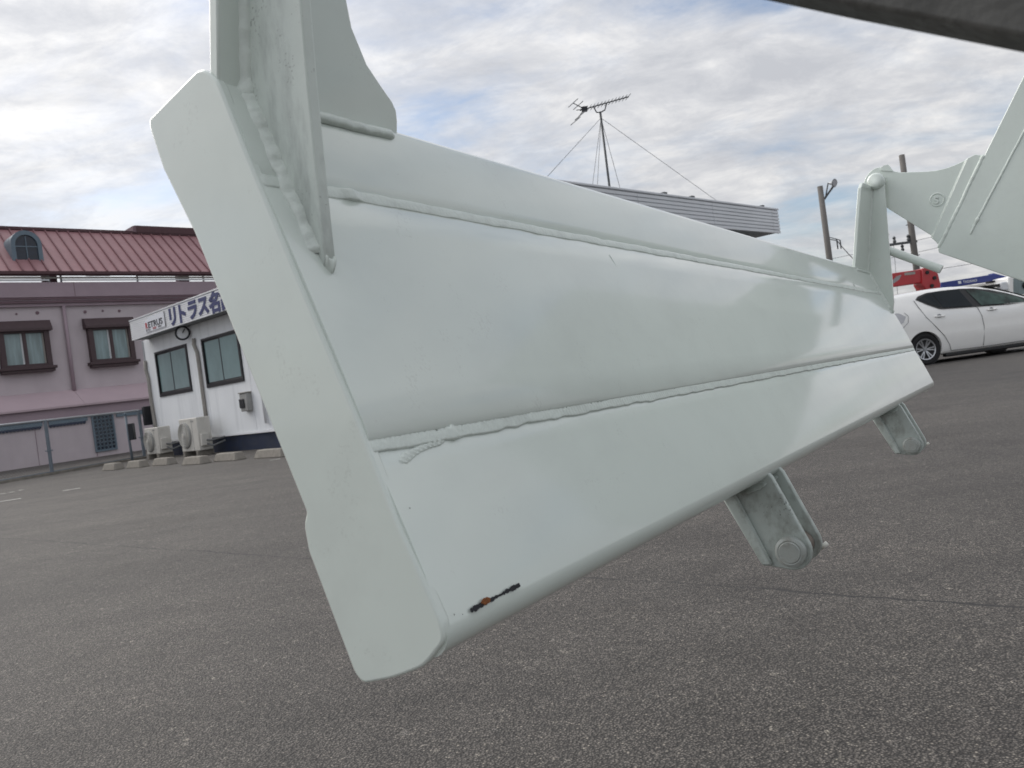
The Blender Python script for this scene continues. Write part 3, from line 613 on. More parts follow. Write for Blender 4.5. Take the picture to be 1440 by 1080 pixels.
MB().tube([(pa + lw * k / 3, -FO - 0.012, z_t - 0.043 if k else z_t - 0.108) for k in (0,)] + [(pa + lw * 0.16, -FO - 0.014, z_t - 0.098), (pa + lw * 0.22, -FO - 0.014, z_t - 0.043), (pb + 0.004, -FO - 0.014, z_t - 0.043), (pb + 0.004, -FO - 0.014, z_b + 0.075)], 0.010, 6).build('logo_trim', 'sign_grey', logo)
# things fixed to the wall
gx, gz = of(266, 468)
lp = empty('ring_fitting', OL + OX * gx - OY * 0.16 + Vector((0, 0, gz)), math.radians(14))
tag(lp, 'round black-rimmed ring fitting fixed high on white office wall under the fascia', 'wall fitting')
MB().tube([(0.155 * math.cos(k * math.pi / 16), -0.03, 0.155 * math.sin(k * math.pi / 16)) for k in range(33)], 0.022, 8, caps=False).build('rim', 'black_box', lp, smooth=True)
MB().lathe([(0.0, 0.0), (0.145, 0.0), (0.145, 0.03), (0.0, 0.03)], (0, -0.02, 0), (0, 1, 0)).build('disc', 'office_white', lp)
MB().box(-0.008, 0.008, -0.045, -0.03, 0.0, 0.12).build('pointer', 'black_box', lp).rotation_euler = (0, 0.6, 0)
MB().tube([(0, 0.0, 0), (0.06, 0.16, 0.0)], 0.03, 8).build('bracket', 'black_box', lp)
def pipe_run(pts, r, label, m='pipe_beige'):
    o = MB().tube([(p[0], -0.045 if len(p) < 3 else p[2], p[1]) for p in pts], r, 10).build('pipe_duct', m, None, smooth=True)
    o.location = OL; o.rotation_euler = (0, 0, math.atan2(-A.y, -A.x)); tag(o, label, 'pipe'); return o
px_, pz_ = of(277, 480)
pipe_run([(px_ - 0.06, 2.75), (px_ - 0.10, 2.62), (px_ + 0.02, 2.40), (px_ + 0.03, 2.0), (px_ + 0.02, 1.2), (px_ + 0.03, 0.62)], 0.042, 'beige pipe duct running down white wall between the two office windows')
pipe_run([(0.10, 2.55), (0.08, 2.3), (0.16, 2.1), (0.16, 1.5), (0.20, 0.9), (0.22, 0.55)], 0.040, 'beige pipe duct running down white wall beside the building corner')
cx_, cz_ = of(378, 600)
pipe_run([(cx_, 0.55), (cx_, 2.9)], 0.035, 'white drainpipe on office wall right of the grey meter box', 'fascia_white')
mx0, mz0 = of(350, 565)
mb = empty('meter_box', OL + OX * mx0 + Vector((0, 0, mz0)), math.atan2(-A.y, -A.x)); tag(mb, 'small grey box with dark glazed front on the white wall under the wide window', 'meter box')
MB().box(-0.16, 0.16, -0.13, 0, -0.20, 0.20).build('case', 'grille_grey', mb, bevel=0.02); MB().box(-0.155, 0.05, -0.155, -0.131, -0.12, 0.08).build('glazing', 'black_box', mb, bevel=0.01); MB().box(-0.17, 0.17, -0.15, 0.01, 0.20, 0.225).build('lid', 'pipe_beige', mb, bevel=0.006)
bb_ = MB().box(-0.14, -0.02, -0.20, 0.02, 0.86, 1.36).build('letter_box', 'black_box', None, bevel=0.015); bb_.location = OL; bb_.rotation_euler = (0, 0, math.atan2(-A.y, -A.x)); tag(bb_, 'tall black box fixed to the left corner of the white office', 'box')
hd = MB().prism([(0, 2.55), (-0.55, 2.40), (-0.55, 2.36), (0, 2.36)], 0.7, 1.7, lambda p, q, t: (p - 0.013, t, q)).build('door_hood', 'pipe_beige', office, bevel=0.01)

# outdoor air-conditioner units
def ac(px, py, w, h, label):
    x0, z0 = of(px, py); r = empty('air_conditioner', OL + OX * x0 - OY * 0.62, math.atan2(-A.y, -A.x)); tag(r, label, 'air conditioner', 'air conditioners along the office wall')
    MB().box(0, w, 0, 0.32, 0.12, 0.12 + h).build('case', 'beige_plastic', r, bevel=0.02, seg=3)
    # fan side faces along the wall as well as out: round grille on the end panel and the front panel
    cxx, czz, rr = 0.27, 0.12 + h * 0.5, h * 0.40
    fan = MB().lathe([(rr, 0.0), (rr, -0.035), (rr - 0.02, -0.045), (rr - 0.04, -0.04), (0.05, -0.055), (0.0, -0.055)], (cxx, 0.002, czz), (0, 1, 0), 32).build('fan_grille', 'grille_grey', r, auto=40)
    for k in range(6):
        rad = rr * (0.25 + 0.13 * k); MB().tube([(cxx + rad * math.cos(a * math.pi / 14), -0.050, czz + rad * math.sin(a * math.pi / 14)) for a in range(29)], 0.006, 5, caps=False).build('ring', 'beige_plastic', fan, smooth=True)
    MB().lathe([(0.0, 0.0), (0.05, 0.0), (0.05, 0.012), (0.0, 0.012)], (cxx, -0.068, czz), (0, 1, 0)).build('hub', 'beige_plastic', fan)
    MB().box(w * 0.70, w * 0.71, -0.004, 0.002, 0.14, 0.10 + h).build('panel_joint', 'grille_grey', r)
    MB().box(w - 0.30, w - 0.17, -0.006, 0.002, 0.12 + h * 0.88, 0.12 + h * 0.92).build('handle_slot', 'grille_grey', r)
    MB().box(w - 0.001, w + 0.075, 0.03, 0.22, 0.22, 0.50).build('valve_cover', 'beige_plastic', r, bevel=0.015)
    for k, zz in enumerate((0.26, 0.34)): MB().tube([(w + 0.07, 0.16, zz), (w + 0.22, 0.22, zz - 0.06 + k * 0.05), (w + 0.25, 0.50, zz + 0.02)], 0.022, 8).build('hose', 'wire', r, smooth=True)
    for xx in (0.08, w - 0.16): MB().box(xx, xx + 0.09, -0.03, 0.36, 0, 0.118).build('foot', 'concrete', r, bevel=0.006)
ac(240, 625, 0.80, 0.66, 'beige air conditioner unit beside the left corner of the white office')
ac(291, 620, 0.92, 0.76, 'beige air conditioner unit below the pipe duct between the two office windows')

# concrete parking stops
def stop(px, py, k, label):
    p = at_z(px, py); o = MB()
    L2, wb, wt, hh = 0.30, 0.085, 0.055, 0.125
    o.add([(-L2, -wb, 0), (L2, -wb, 0), (L2, wb, 0), (-L2, wb, 0), (-L2 + 0.05, -wt, hh), (L2 - 0.05, -wt, hh), (L2 - 0.05, wt, hh), (-L2 + 0.05, wt, hh)], [(0, 3, 2, 1), (4, 5, 6, 7), (0, 1, 5, 4), (1, 2, 6, 5), (2, 3, 7, 6), (3, 0, 4, 7)])
    b = o.build('parking_stop', 'concrete', None, bevel=0.012); b.location = p + OX * 0.3 + OY * 0.09; b.rotation_euler = (0, 0, math.atan2(-A.y, -A.x) + random.uniform(-.04, .04)); b.scale = (k * 1.3, 1.4, 1.15)
    tag(b, label, 'parking stop', 'concrete parking stops in front of the office')
stop(146, 662, 0.95, 'short concrete parking stop in front of the mesh fence'); stop(180, 658.5, 0.95, 'concrete parking stop beside the leaning fence post'); stop(217, 655, 1.0, 'concrete parking stop in front of the smaller air conditioner')
stop(260, 654, 1.05, 'concrete parking stop in front of the larger air conditioner'); stop(306, 649, 1.1, 'concrete parking stop on asphalt below the meter box'); stop(365, 644.5, 1.2, 'concrete parking stop nearest the tail beam end cap, before the navy plinth')

# antenna on the roof
mp0 = at_depth(857, 265, 15.5); mp1 = at_depth(844, 157, 15.5)
ant = empty('tv_antenna', (mp1.x, mp1.y, ROOF + 0.03)); tag(ant, 'thin roof antenna with guy wires above the grey ribbed fascia', 'antenna')
mh = mp1.z - ROOF - 0.03
MB().tube([(mp0.x - mp1.x, mp0.y - mp1.y, 0), (0, 0, mh)], 0.022, 8).build('mast', 'antenna_metal', ant, smooth=True)
q0 = at_depth(806, 158, 15.3) - Vector((mp1.x, mp1.y, ROOF + 0.03)); q1 = at_depth(884, 136, 15.7) - Vector((mp1.x, mp1.y, ROOF + 0.03)); dv = (q1 - q0).normalized(); sv = dv.cross(Vector((0, 0, 1))).normalized()
MB().tube([q0 + dv * 0.15, q1], 0.013, 6).build('boom', 'antenna_metal', ant)
for k in range(13):
    c = q0.lerp(q1, 0.22 + 0.77 * k / 12); MB().tube([c - sv * 0.11 + Vector((0, 0, -.02)), c + sv * 0.11 + Vector((0, 0, .02))], 0.006, 5).build('element', 'antenna_metal', ant)
for k, (t, hh) in enumerate([(0.02, 0.17), (0.10, 0.10)]):
    c = q0.lerp(q1, t)
    for sg in (-1, 1):
        MB().tube([c + Vector((0, 0, sg * hh)) - sv * 0.22, c + Vector((0, 0, sg * hh)) + sv * 0.22], 0.008, 5).build('reflector', 'antenna_metal', ant)
    MB().tube([q0.lerp(q1, 0.20), c + Vector((0, 0, hh))], 0.009, 5).tube([q0.lerp(q1, 0.20), c - Vector((0, 0, hh))], 0.009, 5).tube([q0.lerp(q1, 0.20), c + sv * 0.1], 0.008, 5).build('reflector_frame', 'antenna_metal', ant)
MB().box(-0.05, 0.05, -0.05, 0.05, -0.04, 0.04).build('feed_box', 'black_box', ant).location = q0.lerp(q1, 0.20)
qm = q0.lerp(q1, 0.48); MB().tube([q0.lerp(q1, 0.36), q0.lerp(q1, 0.40) - Vector((0, 0, .12)), Vector((0, 0, mh - 0.02)), q0.lerp(q1, 0.55) - Vector((0, 0, .12)), q0.lerp(q1, 0.60)], 0.013, 6).build('cradle', 'antenna_metal', ant)
for (x, y) in [(770, 248), (833, 262), (840, 262), (872, 265), (1006, 281)]:
    e = at_plane(x, y, OL + OX * (FXR - 0.35 if x < 800 or x > 900 else FXR - 1.2), OX); e = e - Vector((mp1.x, mp1.y, ROOF + 0.03))
    t = Vector((0, 0, mh - 0.12)); d = e - t; k = (-0.0 - t.z) / d.z
    MB().tube([t, t + d * k], 0.005, 4).build('guy_wire', 'wire', ant)

# ------------------------------------------------------------------ mauve two-storey building
PM = at_depth(0, 630, 28.0); PM.z = 0
mauve = empty('mauve_building', PM, math.atan2(B.y, B.x)); MY = A.copy()        # local x along the facade, y into the building
tag(mauve, 'mauve two-storey building with red standing-seam metal roof and brown windows', 'building')
X0, X1 = -9.0, 13.0
MB().box(X0, X1, 0, 9, 0, 5.6).build('wall', 'mauve_wall', mauve)
MB().box(X0 - .3, X1 + .3, -0.30, 9.3, 5.90, 6.44).build('parapet', 'mauve_band', mauve, bevel=0.01)
for xx in (-3.0, 2.95, 8.9): MB().box(xx, xx + 0.02, -0.304, -0.29, 5.905, 6.435).build('parapet_joint', 'mauve_dark', mauve)
MB().box(X0 - .25, X1 + .25, -0.27, 9.2, 5.83, 5.90).box(X0 - .22, X1 + .22, -0.20, 9.2, 5.71, 5.79).build('cornice_band', 'mauve_dark', mauve, bevel=0.006)
MB().box(X0 - .2, X1 + .2, -0.22, 9.2, 5.79, 5.83).box(X0 - .1, X1 + .1, -0.12, 9.1, 5.6, 5.71).build('cornice', 'mauve_band', mauve)
for k, (xx, r_) in enumerate([(1.05, .035), (1.72, .06), (3.32, .055), (3.95, .035), (4.55, .05), (-0.6, .05)]):
    MB().lathe([(0.0, -0.03), (r_, -0.03), (r_, 0.01)], (xx, 0, 5.37 + 0.02 * (k % 2)), (0, 1, 0), 12).build('vent_cap', 'mauve_dark', mauve)
# white balcony rails with gaps between parapet and eave
for xx in (X0 + .2, -2.0, 2.4, 7.4, X1 - .4): MB().box(xx - 0.22, xx + 0.22, 0.3, 0.6, 6.44, 7.3).build('roof_support', 'mauve_dark', mauve)
for z in (6.53, 6.70):
    for (a, b) in [(X0, 2.18), (2.62, 5.30), (5.36, X1)]:
        if z > 6.6 and a == 2.62: a = 3.45; b = 4.30
        MB().box(a, b, -0.24, -0.18, z - 0.028, z + 0.028).build('rail', 'rail_white', mauve)
MB().box(X0, X1, -0.23, -0.185, 6.585, 6.645).build('rail', 'pipe_beige', mauve)
for xx in (-3, -0.2, 2.2, 2.6, 5.33, 8.0, 11): MB().box(xx - 0.03, xx + 0.03, -0.175, -0.13, 6.43, 6.8).build('rail_post', 'soffit', mauve)
# roof: sloping pans between standing seams
roof = MB().add([(X0 - .2, -0.40, 6.735), (X1 + .2, -0.40, 6.735), (X1 + .2, 2.0, 8.79), (X0 - .2, 2.0, 8.79), (X0 - .2, -0.36, 6.66), (X1 + .2, -0.36, 6.66), (X1 + .2, 2.04, 8.70), (X0 - .2, 2.04, 8.70)],
     [(0, 1, 2, 3), (4, 7, 6, 5), (0, 4, 5, 1), (1, 5, 6, 2), (2, 6, 7, 3), (3, 7, 4, 0)]).build('roof', 'roof_dark', mauve)
sx = 0.405; kx = X0 - .2; pan = None; seam = None
while kx < X1:
    loc = (kx, 0, 0)
    if pan is None:
        pan = MB().add([(0.012, -0.42, 6.43 + 0.37), (sx - 0.012, -0.42, 6.80), (sx - 0.012, 2.0, 8.86), (0.012, 2.0, 8.86), (0.012, -0.42, 6.77), (sx - 0.012, -0.42, 6.77), (sx - 0.012, 2.0, 8.82), (0.012, 2.0, 8.82)], [(0, 1, 2, 3), (4, 7, 6, 5), (0, 4, 5, 1), (1, 5, 6, 2), (2, 6, 7, 3), (3, 7, 4, 0)]).build('roof_panel', 'roof_metal', roof)
        seam = MB().add([(-0.022, -0.43, 6.86), (0.022, -0.43, 6.86), (0.022, 2.0, 8.925), (-0.022, 2.0, 8.925), (-0.022, -0.43, 6.76), (0.022, -0.43, 6.76), (0.022, 2.0, 8.80), (-0.022, 2.0, 8.80)], [(0, 1, 2, 3), (4, 7, 6, 5), (0, 4, 5, 1), (1, 5, 6, 2), (2, 6, 7, 3), (3, 7, 4, 0)]).build('roof_seam', 'roof_seam', roof)
        pan.location = loc; seam.location = loc
    else: share('roof_panel', pan, roof, loc); share('roof_seam', seam, roof, loc)
    kx += sx
MB().box(X0 - .2, X1 + .2, 1.92, 2.12, 8.84, 8.95).build('ridge_cap', 'roof_dark', roof)
MB().box(X0 - .2, X1 + .2, -0.47, -0.40, 6.71, 6.81).build('eave_gutter', 'roof_dark', roof)
MB().box(6.36, X1, 1.9, 3.0, 8.9, 9.18).build('ridge_box', 'roof_dark', roof); MB().box(6.28, 6.40, 1.88, 3.1, 8.9, 9.15).build('ridge_flashing', 'mauve_dark', roof)
# arched dormer
dm = empty('dormer', (1.72, 0.18, 7.18)); dm.parent = mauve
def arch(w, h0, n=14): return [(-w, 0), (w, 0)] + [(w * math.cos(math.pi * k / n), h0 + w * math.sin(math.pi * k / n)) for k in range(n + 1)]
ao = arch(0.50, 0.72); ai = arch(0.36, 0.70)
ring = MB(); n_ = len(ao)
ring.add([(p, -0.02, q) for p, q in ao] + [(p, -0.02, q + (0.08 if i < 2 else 0)) for i, (p, q) in enumerate(ai)] + [(p, 0.06, q + (0.08 if i < 2 else 0)) for i, (p, q) in enumerate(ai)] + [(p, 1.6, q) for p, q in ao],
         [(i, (i + 1) % n_, n_ + (i + 1) % n_, n_ + i) for i in range(n_)] + [(n_ + i, n_ + (i + 1) % n_, 2 * n_ + (i + 1) % n_, 2 * n_ + i) for i in range(n_)] + [(i, 3 * n_ + i, 3 * n_ + (i + 1) % n_, (i + 1) % n_) for i in range(n_)])
ring.build('dormer_frame', 'slate_trim', dm, auto=30)
MB().prism(ai, 0.045, 0.055, lambda p, q, t: (p, t, q + 0.02)).build('pane', 'dormer_glass', dm)
MB().box(-0.36, 0.36, 0.015, 0.044, 0.62, 0.66).box(-0.015, 0.015, 0.016, 0.043, 0.08, 0.62).box(-0.015, 0.015, 0.016, 0.043, 0.66, 1.02).box(-0.36, 0.36, 0.0155, 0.044, 0.04, 0.10).build('glazing_bar', 'slate_trim', dm)
# box windows
def mwin(x0, x1):
    w = empty('window', (x0, 0, 0)); w.parent = mauve; W = x1 - x0; z0, z1 = 3.46, 4.72
    MB().box(0, 0.17, -0.24, 0.02, z0, z1).box(W - 0.17, W, -0.24, 0.02, z0, z1).box(0.17, W - 0.17, -0.23, 0.02, z0, z0 + 0.10).box(0.17, W - 0.17, -0.23, 0.02, z1 - 0.06, z1).box(W / 2 - 0.055, W / 2 + 0.055, -0.20, 0.02, z0 + 0.10, z1 - 0.06).build('window_frame', 'brown_frame', w)
    MB().prism([(-0.02, z1 + 0.36), (0.02, z1 + 0.36), (-0.02, z1 + 0.36)][:1] + [(0.0, z1 + 0.40), (-0.18, z1 + 0.38), (-0.36, z1 + 0.10), (-0.36, z1), (0.0, z1)], -0.10, W + 0.10, lambda p, q, t: (t, p, q)).build('hood', 'brown_frame', w, bevel=0.008)
    MB().box(-0.10, W + 0.10, -0.36, 0, z0 - 0.10, z0 - 0.002).box(-0.04, W + 0.04, -0.30, 0, z0 - 0.20, z0 - 0.10).build('sill', 'brown_frame', w, bevel=0.008)
    for a in (0.17, W / 2 + 0.055):
        b = a + W / 2 - 0.225
        MB().box(a, b, -0.10, -0.09, z0 + 0.10, z1 - 0.06).build('pane', 'curtain_glass', w)
        MB().box(b - 0.05, b, -0.125, -0.101, z0 + 0.10, z1 - 0.06).build('sash_stile', 'rail_white' if a < 0.5 else 'pipe_beige', w)
for (a, b) in [(3.26, 4.86), (0.34, 1.94), (-2.6, -1.0), (6.2, 7.8), (9.1, 10.7)]: mwin(a, b)
MB().tube([(2.58, -0.08, 5.6), (2.57, -0.08, 2.5)], 0.065, 10).build('drainpipe', 'mauve_band', mauve, smooth=True)
# canopy along the ground floor, then the wall below
cpoly = [(0.0, 2.52), (-1.0, 1.94), (-1.0, 1.86), (-0.9, 1.86), (-0.9, 1.55), (-0.8, 1.50), (0, 1.50)]
for (a, b) in [(X0, -1.5), (-1.5, 2.55), (2.55, 6.6), (6.6, X1)]:
    MB().add([(a + .004, -0.001, 2.54), (b - .004, -0.001, 2.54), (b - .004, -1.02, 1.95), (a + .004, -1.02, 1.95), (a + .004, -0.001, 2.48), (b - .004, -0.001, 2.48), (b - .004, -1.02, 1.88), (a + .004, -1.02, 1.88)], [(0, 1, 2, 3), (4, 7, 6, 5), (0, 4, 5, 1), (1, 5, 6, 2), (2, 6, 7, 3), (3, 7, 4, 0)]).build('canopy_panel', 'mauve_canopy', mauve)
MB().box(X0, X1, -0.90, -0.002, 1.50, 1.93).build('canopy_beam', 'mauve_band', mauve)
MB().box(X0, X1, -0.80, -0.003, 0, 1.499).build('ground_floor_wall', 'mauve_wall', mauve)
for (a, b) in [(-4.5, 1.15), (1.35, 2.62), (3.62, 7.0)]:
    v = MB().box(a, b, -0.86, -0.81, 1.34, 1.56).build('valance', 'slate_trim', mauve)
    if b < 3:
        k = a; sc = None
        while k + 0.11 <= b:
            if sc is None: sc = MB().prism([(0, 1.345), (0.105, 1.345), (0.105, 1.28), (0.052, 1.235), (0, 1.28)], -0.855, -0.815, lambda p, q, t: (p, t, q)).build('scallop', 'navy', v); sc.location = (k, 0, 0)
            else: share('scallop', sc, v, (k, 0, 0))
            k += 0.11
# lattice grille
lg = empty('lattice_grille', (2.80, -0.80, 0.22)); lg.parent = mauve
GW, GH = 0.66, 1.24
MB().box(0, GW, -0.02, 0.01, 0, GH).build('backing', 'dormer_glass', lg)
MB().box(-0.05, GW + 0.05, -0.07, -0.0, -0.05, 0).box(-0.05, GW + 0.05, -0.07, 0, GH, GH + 0.05).box(-0.05, 0, -0.069, 0, 0, GH).box(GW, GW + 0.05, -0.069, 0, 0, GH).build('grille_frame', 'slate_trim', lg)
for c in range(5):
    for r_ in range(9):
        cx0, cz0 = GW * (c + 0.5) / 5, GH * (r_ + 0.5) / 9
        MB().tube([(cx0 + 0.066 * math.cos(k * math.pi / 4), -0.045, cz0 + 0.069 * math.sin(k * math.pi / 4)) for k in range(9)], 0.014, 4, caps=False).build('lattice_ring', 'slate_trim', lg)
MB().box(2.79, 2.81, -0.806, -0.797, 0, 0.17).box(0.9, 0.915, -0.806, -0.797, 0, 1.3).build('wall_joint', 'mauve_dark', mauve)

# ------------------------------------------------------------------ mesh fence
FA = Vector((-13.2, 13.95, 0)); FB = Vector((-9.86, 21.6, 0)); fd = (FB - FA).normalized(); FL = (FB - FA).length; FH = 1.28
fence = empty('mesh_fence', FA, math.atan2(fd.y, fd.x)); tag(fence, 'grey steel chain-link fence before the mauve building', 'fence')
def fence_t(px):                                   # distance along the fence where a photo column crosses it
    n = Vector((-fd.y, fd.x, 0)); q = at_plane(px, 640, FA, n); return (q - FA).dot(fd)
posts = [fence_t(70), fence_t(203)]; gap = posts[1] - posts[0]; posts = [posts[0] - gap * 1.0] + posts
for t in posts: MB().tube([(t, 0, 0), (t, 0, FH)], 0.042, 10).box(t - 0.06, t + 0.06, -0.055, 0.055, 0.55, 0.58).build('post', 'fence_steel', fence, auto=40)
MB().tube([(0, 0, FH), (FL, 0, FH)], 0.024, 8).build('top_rail', 'galv', fence, smooth=True)
MB().tube([(0, 0, 0.07), (FL, 0, 0.07)], 0.014, 6).build('bottom_rail', 'fence_steel', fence, smooth=True)
mm = MB(); pit = 0.075; hh = FH - 0.10; k = -hh
def wire_seg(mm, x0, z0, x1, z1, w=0.0042):
    mm.add([(x0 - w, -w, z0), (x0 + w, w, z0), (x1 + w, w, z1), (x1 - w, -w, z1)], [(0, 1, 2, 3)])
while k < FL:
    for sg in (1, -1):
        a = k; b = k + hh
        lo, hi = max(a, 0), min(b, FL)
        if hi > lo:
            if sg > 0: wire_seg(mm, lo, 0.08 + (lo - a), hi, 0.08 + (hi - a))
            else: wire_seg(mm, lo, 0.08 + hh - (lo - a), hi, 0.08 + hh - (hi - a))
    k += pit
w_ = mm.build('wire_mesh', 'galv', fence); w_['kind'] = 'stuff'
MB().box(0, FL, -0.06, 0.06, -0.05, 0.06).build('kerb', 'concrete', fence, bevel=0.01)
sg = at_z(187, 651); sp_ = empty('gate_post', sg); tag(sp_, 'thin grey post with a long black box, in front of the mesh fence', 'post')
MB().tube([(0, 0, 0), (-0.03, 0, 1.17)], 0.03, 10).build('pole', 'fence_steel', sp_, smooth=True); MB().lathe([(0.0, 0), (.05, 0.0), (.05, .04), (0.0, .05)], (-0.03, 0, 1.17), (0, 0, 1), 12).build('pole_cap', 'slate_trim', sp_)
MB().box(0.02, 0.14, -0.08, 0.06, 0.55, 0.95).build('black_box', 'black_box', sp_, bevel=0.012)

# ------------------------------------------------------------------ utility poles and wires
def pole(px, py, dep, r, label, name='utility_pole'):
    t = at_depth(px, py, dep); p = empty(name, (t.x, t.y, 0)); tag(p, label, 'pole', 'utility poles beyond the lot')
    MB().tube([(0, 0, 0), (0, 0, t.z)], [r * 1.25, r], 12).build('shaft', 'pole_concrete', p, smooth=True); return p, t
p1, t1 = pole(1153, 262, 38, 0.125, 'grey concrete utility pole carrying a round floodlight')
MB().tube([(0, 0, t1.z - 0.75), (0.55, 0, t1.z - 0.15), (0.62, 0, t1.z - 0.05)], 0.05, 8).build('bracket', 'antenna_metal', p1)
MB().tube([(0.2, 0, t1.z - 0.5), (0.40, 0, t1.z + 0.10)], 0.03, 6).build('stay', 'antenna_metal', p1)
fl = MB().lathe([(0.0, 0.16), (0.06, 0.16), (0.10, 0.02), (0.19, -0.08), (0.20, -0.10), (0.0, -0.11)], (0.55, -0.12, t1.z + 0.05), (-0.5, 0.8, 0.25), 20).build('floodlight', 'galv', p1, auto=40)
MB().lathe([(0.0, 0), (0.175, 0.0), (0.17, 0.012), (0.0, 0.014)], Vector((0.55, -0.12, t1.z + 0.05)) - Vector((-0.5, 0.8, 0.25)).normalized() * 0.13, (-0.5, 0.8, 0.25), 20).build('lens', 'lamp_clear', fl)
for k in (0, 1): MB().tube([(0.12, 0, t1.z - 2.5 + 0.1 * k), (0.45 + 0.15 * k, 0, t1.z - 2.6)], 0.02, 6).tube([(0.45 + 0.15 * k, 0, t1.z - 2.6), (0.45 + 0.15 * k, 0, t1.z - 3.0)], 0.03, 6).build('insulator', 'antenna_metal', p1)
p2, t2 = pole(1268, 218, 42, 0.14, 'dark concrete utility pole behind the hinge arm, with crossarm insulators')
MB().tube([(-0.9, 0, t2.z - 1.75), (0.15, 0, t2.z - 1.55), (1.1, 0, t2.z - 1.15), (1.45, 0, t2.z - 1.55)], 0.06, 8).build('lamp_arm', 'antenna_metal', p2)
MB().box(-1.4, 0.2, -0.06, 0.06, t2.z - 4.55, t2.z - 4.43).build('crossarm', 'antenna_metal', p2)
for k in range(4):
    MB().lathe([(0.0, -0.2), (0.05, -0.2), (0.09, -0.1), (0.05, 0.0), (0.09, 0.08), (0.03, 0.16), (0.0, 0.16)], (-1.3 + 0.36 * k, 0, t2.z - (4.25 if k % 2 else 4.72)), (0, 0, 1), 10).build('insulator', 'antenna_metal', p2)
MB().tube([(-1.2, 0, t2.z - 4.0), (-1.25, 0, t2.z - 3.3)], 0.03, 6).build('switch_rod', 'antenna_metal', p2)
for zz in (3.6, 5.2, 6.0): MB().box(-0.25, 0.25, -0.02, 0.02, t2.z - zz - 0.02, t2.z - zz + 0.02).build('step_bolt', 'antenna_metal', p2)
def cable(a, b, sag, r, label):
    a, b = Vector(a), Vector(b); o = MB().tube([a.lerp(b, k / 16) - Vector((0, 0, sag * 4 * (k / 16) * (1 - k / 16))) for k in range(17)], r, 5).build('overhead_cable', 'wire'); tag(o, label, 'cable', 'overhead cables')
cable((t1.x + 0.4, t1.y, t1.z - 2.5), (t2.x - 1.2, t2.y, t2.z - 6.4), 0.5, 0.02, 'thin overhead cable drooping from the floodlight pole to the darker pole')
cable((t1.x - 14, t1.y + 10, 4.6), (t2.x + 14, t2.y + 6, 6.9), 0.5, 0.012, 'faint overhead cable passing behind both poles, the upper one')
cable((t1.x - 14, t1.y + 10, 4.2), (t2.x + 14, t2.y + 6, 6.2), 0.6, 0.012, 'faint overhead cable passing behind both poles, the lower one')
cable((t2.x - 1.0, t2.y, t2.z - 4.3), (t2.x - 1.15, t2.y, 2.2), 0.0, 0.012, 'thin vertical lead hanging from the crossarm of the darker pole')
cable((t2.x + 0.1, t2.y, 3.5), (t2.x + 30, t2.y + 4, 5.4), 0.3, 0.012, 'thin overhead cable running right from the darker pole over the cranes')

# ------------------------------------------------------------------ white hatchback
RW = at_z(1306, 513); CH = math.radians(6.0)
hx = Vector((math.cos(CH), math.sin(CH), 0)); hy = Vector((-math.sin(CH), math.cos(CH), 0))
car = empty('parked_car', RW + hy * 0.8475, CH); tag(car, 'white five-door hatchback parked side-on with silver multi-spoke wheels', 'car')
def interp(t, x):
    if x <= t[0][0]: return t[0][1]
    for (a, fa), (b, fb) in zip(t, t[1:]):
        if x <= b: k = (x - a) / (b - a); k = k * k * (3 - 2 * k) if False else k; return fa + (fb - fa) * k
    return t[-1][1]
TOP = [(-0.72, 0.70), (-0.70, 0.92), (-0.64, 1.06), (-0.55, 1.22), (-0.46, 1.37), (-0.40, 1.415), (-0.2, 1.445), (0.0, 1.462), (0.3, 1.478), (0.6, 1.484), (0.9, 1.478), (1.2, 1.455), (1.5, 1.405), (1.8, 1.325), (2.1, 1.205), (2.4, 1.06), (2.55, 0.985), (2.7, 0.945), (3.0, 0.86), (3.18, 0.76), (3.27, 0.62), (3.30, 0.50)]
BOT = [(-0.72, 0.32), (-0.6, 0.22), (-0.35, 0.17), (0.3, 0.155), (2.3, 0.155), (2.9, 0.17), (3.30, 0.24)]
BELT = [(-0.72, 1.0), (0.0, 1.03), (0.5, 1.025), (1.3, 0.975), (2.4, 0.915), (3.3, 0.80)]
def plan(x):
    if x < 0.1: return 1 - 0.20 * ((0.1 - x) / 0.82) ** 2.4
    if x > 2.3: return 1 - 0.26 * ((x - 2.3) / 1.0) ** 2.2
    return 1.0
def sect(x):
    zt, zb, be = interp(TOP, x), interp(BOT, x), min(interp(BELT, x), interp(TOP, x) - 0.05); pf = plan(x)
    gl = max(0.0, min(1.0, (zt - be) / 0.45)); rail_y = 0.775 - 0.185 * gl; rz = zt - 0.035 - 0.045 * gl
    pts = [(0.62, zb + 0.01), (0.76, zb), (0.802, zb + 0.055), (0.830, 0.38), (0.8475, 0.50), (0.838, 0.64), (0.842, 0.76), (0.832, 0.86), (0.805, be), (rail_y, max(rz, be + 0.01)), (rail_y - 0.06, zt - 0.018 * (0.5 + gl)), (0.30, zt - 0.003), (0.0, zt)]
    out = []
    for i, (y, z) in enumerate(pts): out.append((y * pf, min(z, zt - 0.004 * (12 - i) * (0 if i == 12 else 1)) if i > 3 else min(z, zt - 0.12)))
    return out
def yside(x, z):
    s = sect(x)[1:10]
    for (y0, z0), (y1, z1) in zip(s, s[1:]):
        if z0 <= z <= z1 and z1 > z0: return y0 + (y1 - y0) * (z - z0) / (z1 - z0)
    return s[-1][0] if z > s[-1][1] else s[0][0]
xs = sorted(set([t[0] for t in TOP] + [-0.72 + 0.08 * k for k in range(51) if -0.72 + 0.08 * k < 3.3]))
rows = []
for x in xs:
    s = sect(x); rows.append([(x, -y, z) for y, z in s] + [(x, y, z) for y, z in s[-2::-1]])
cb_m = MB().grid(rows); nn = len(rows[0])
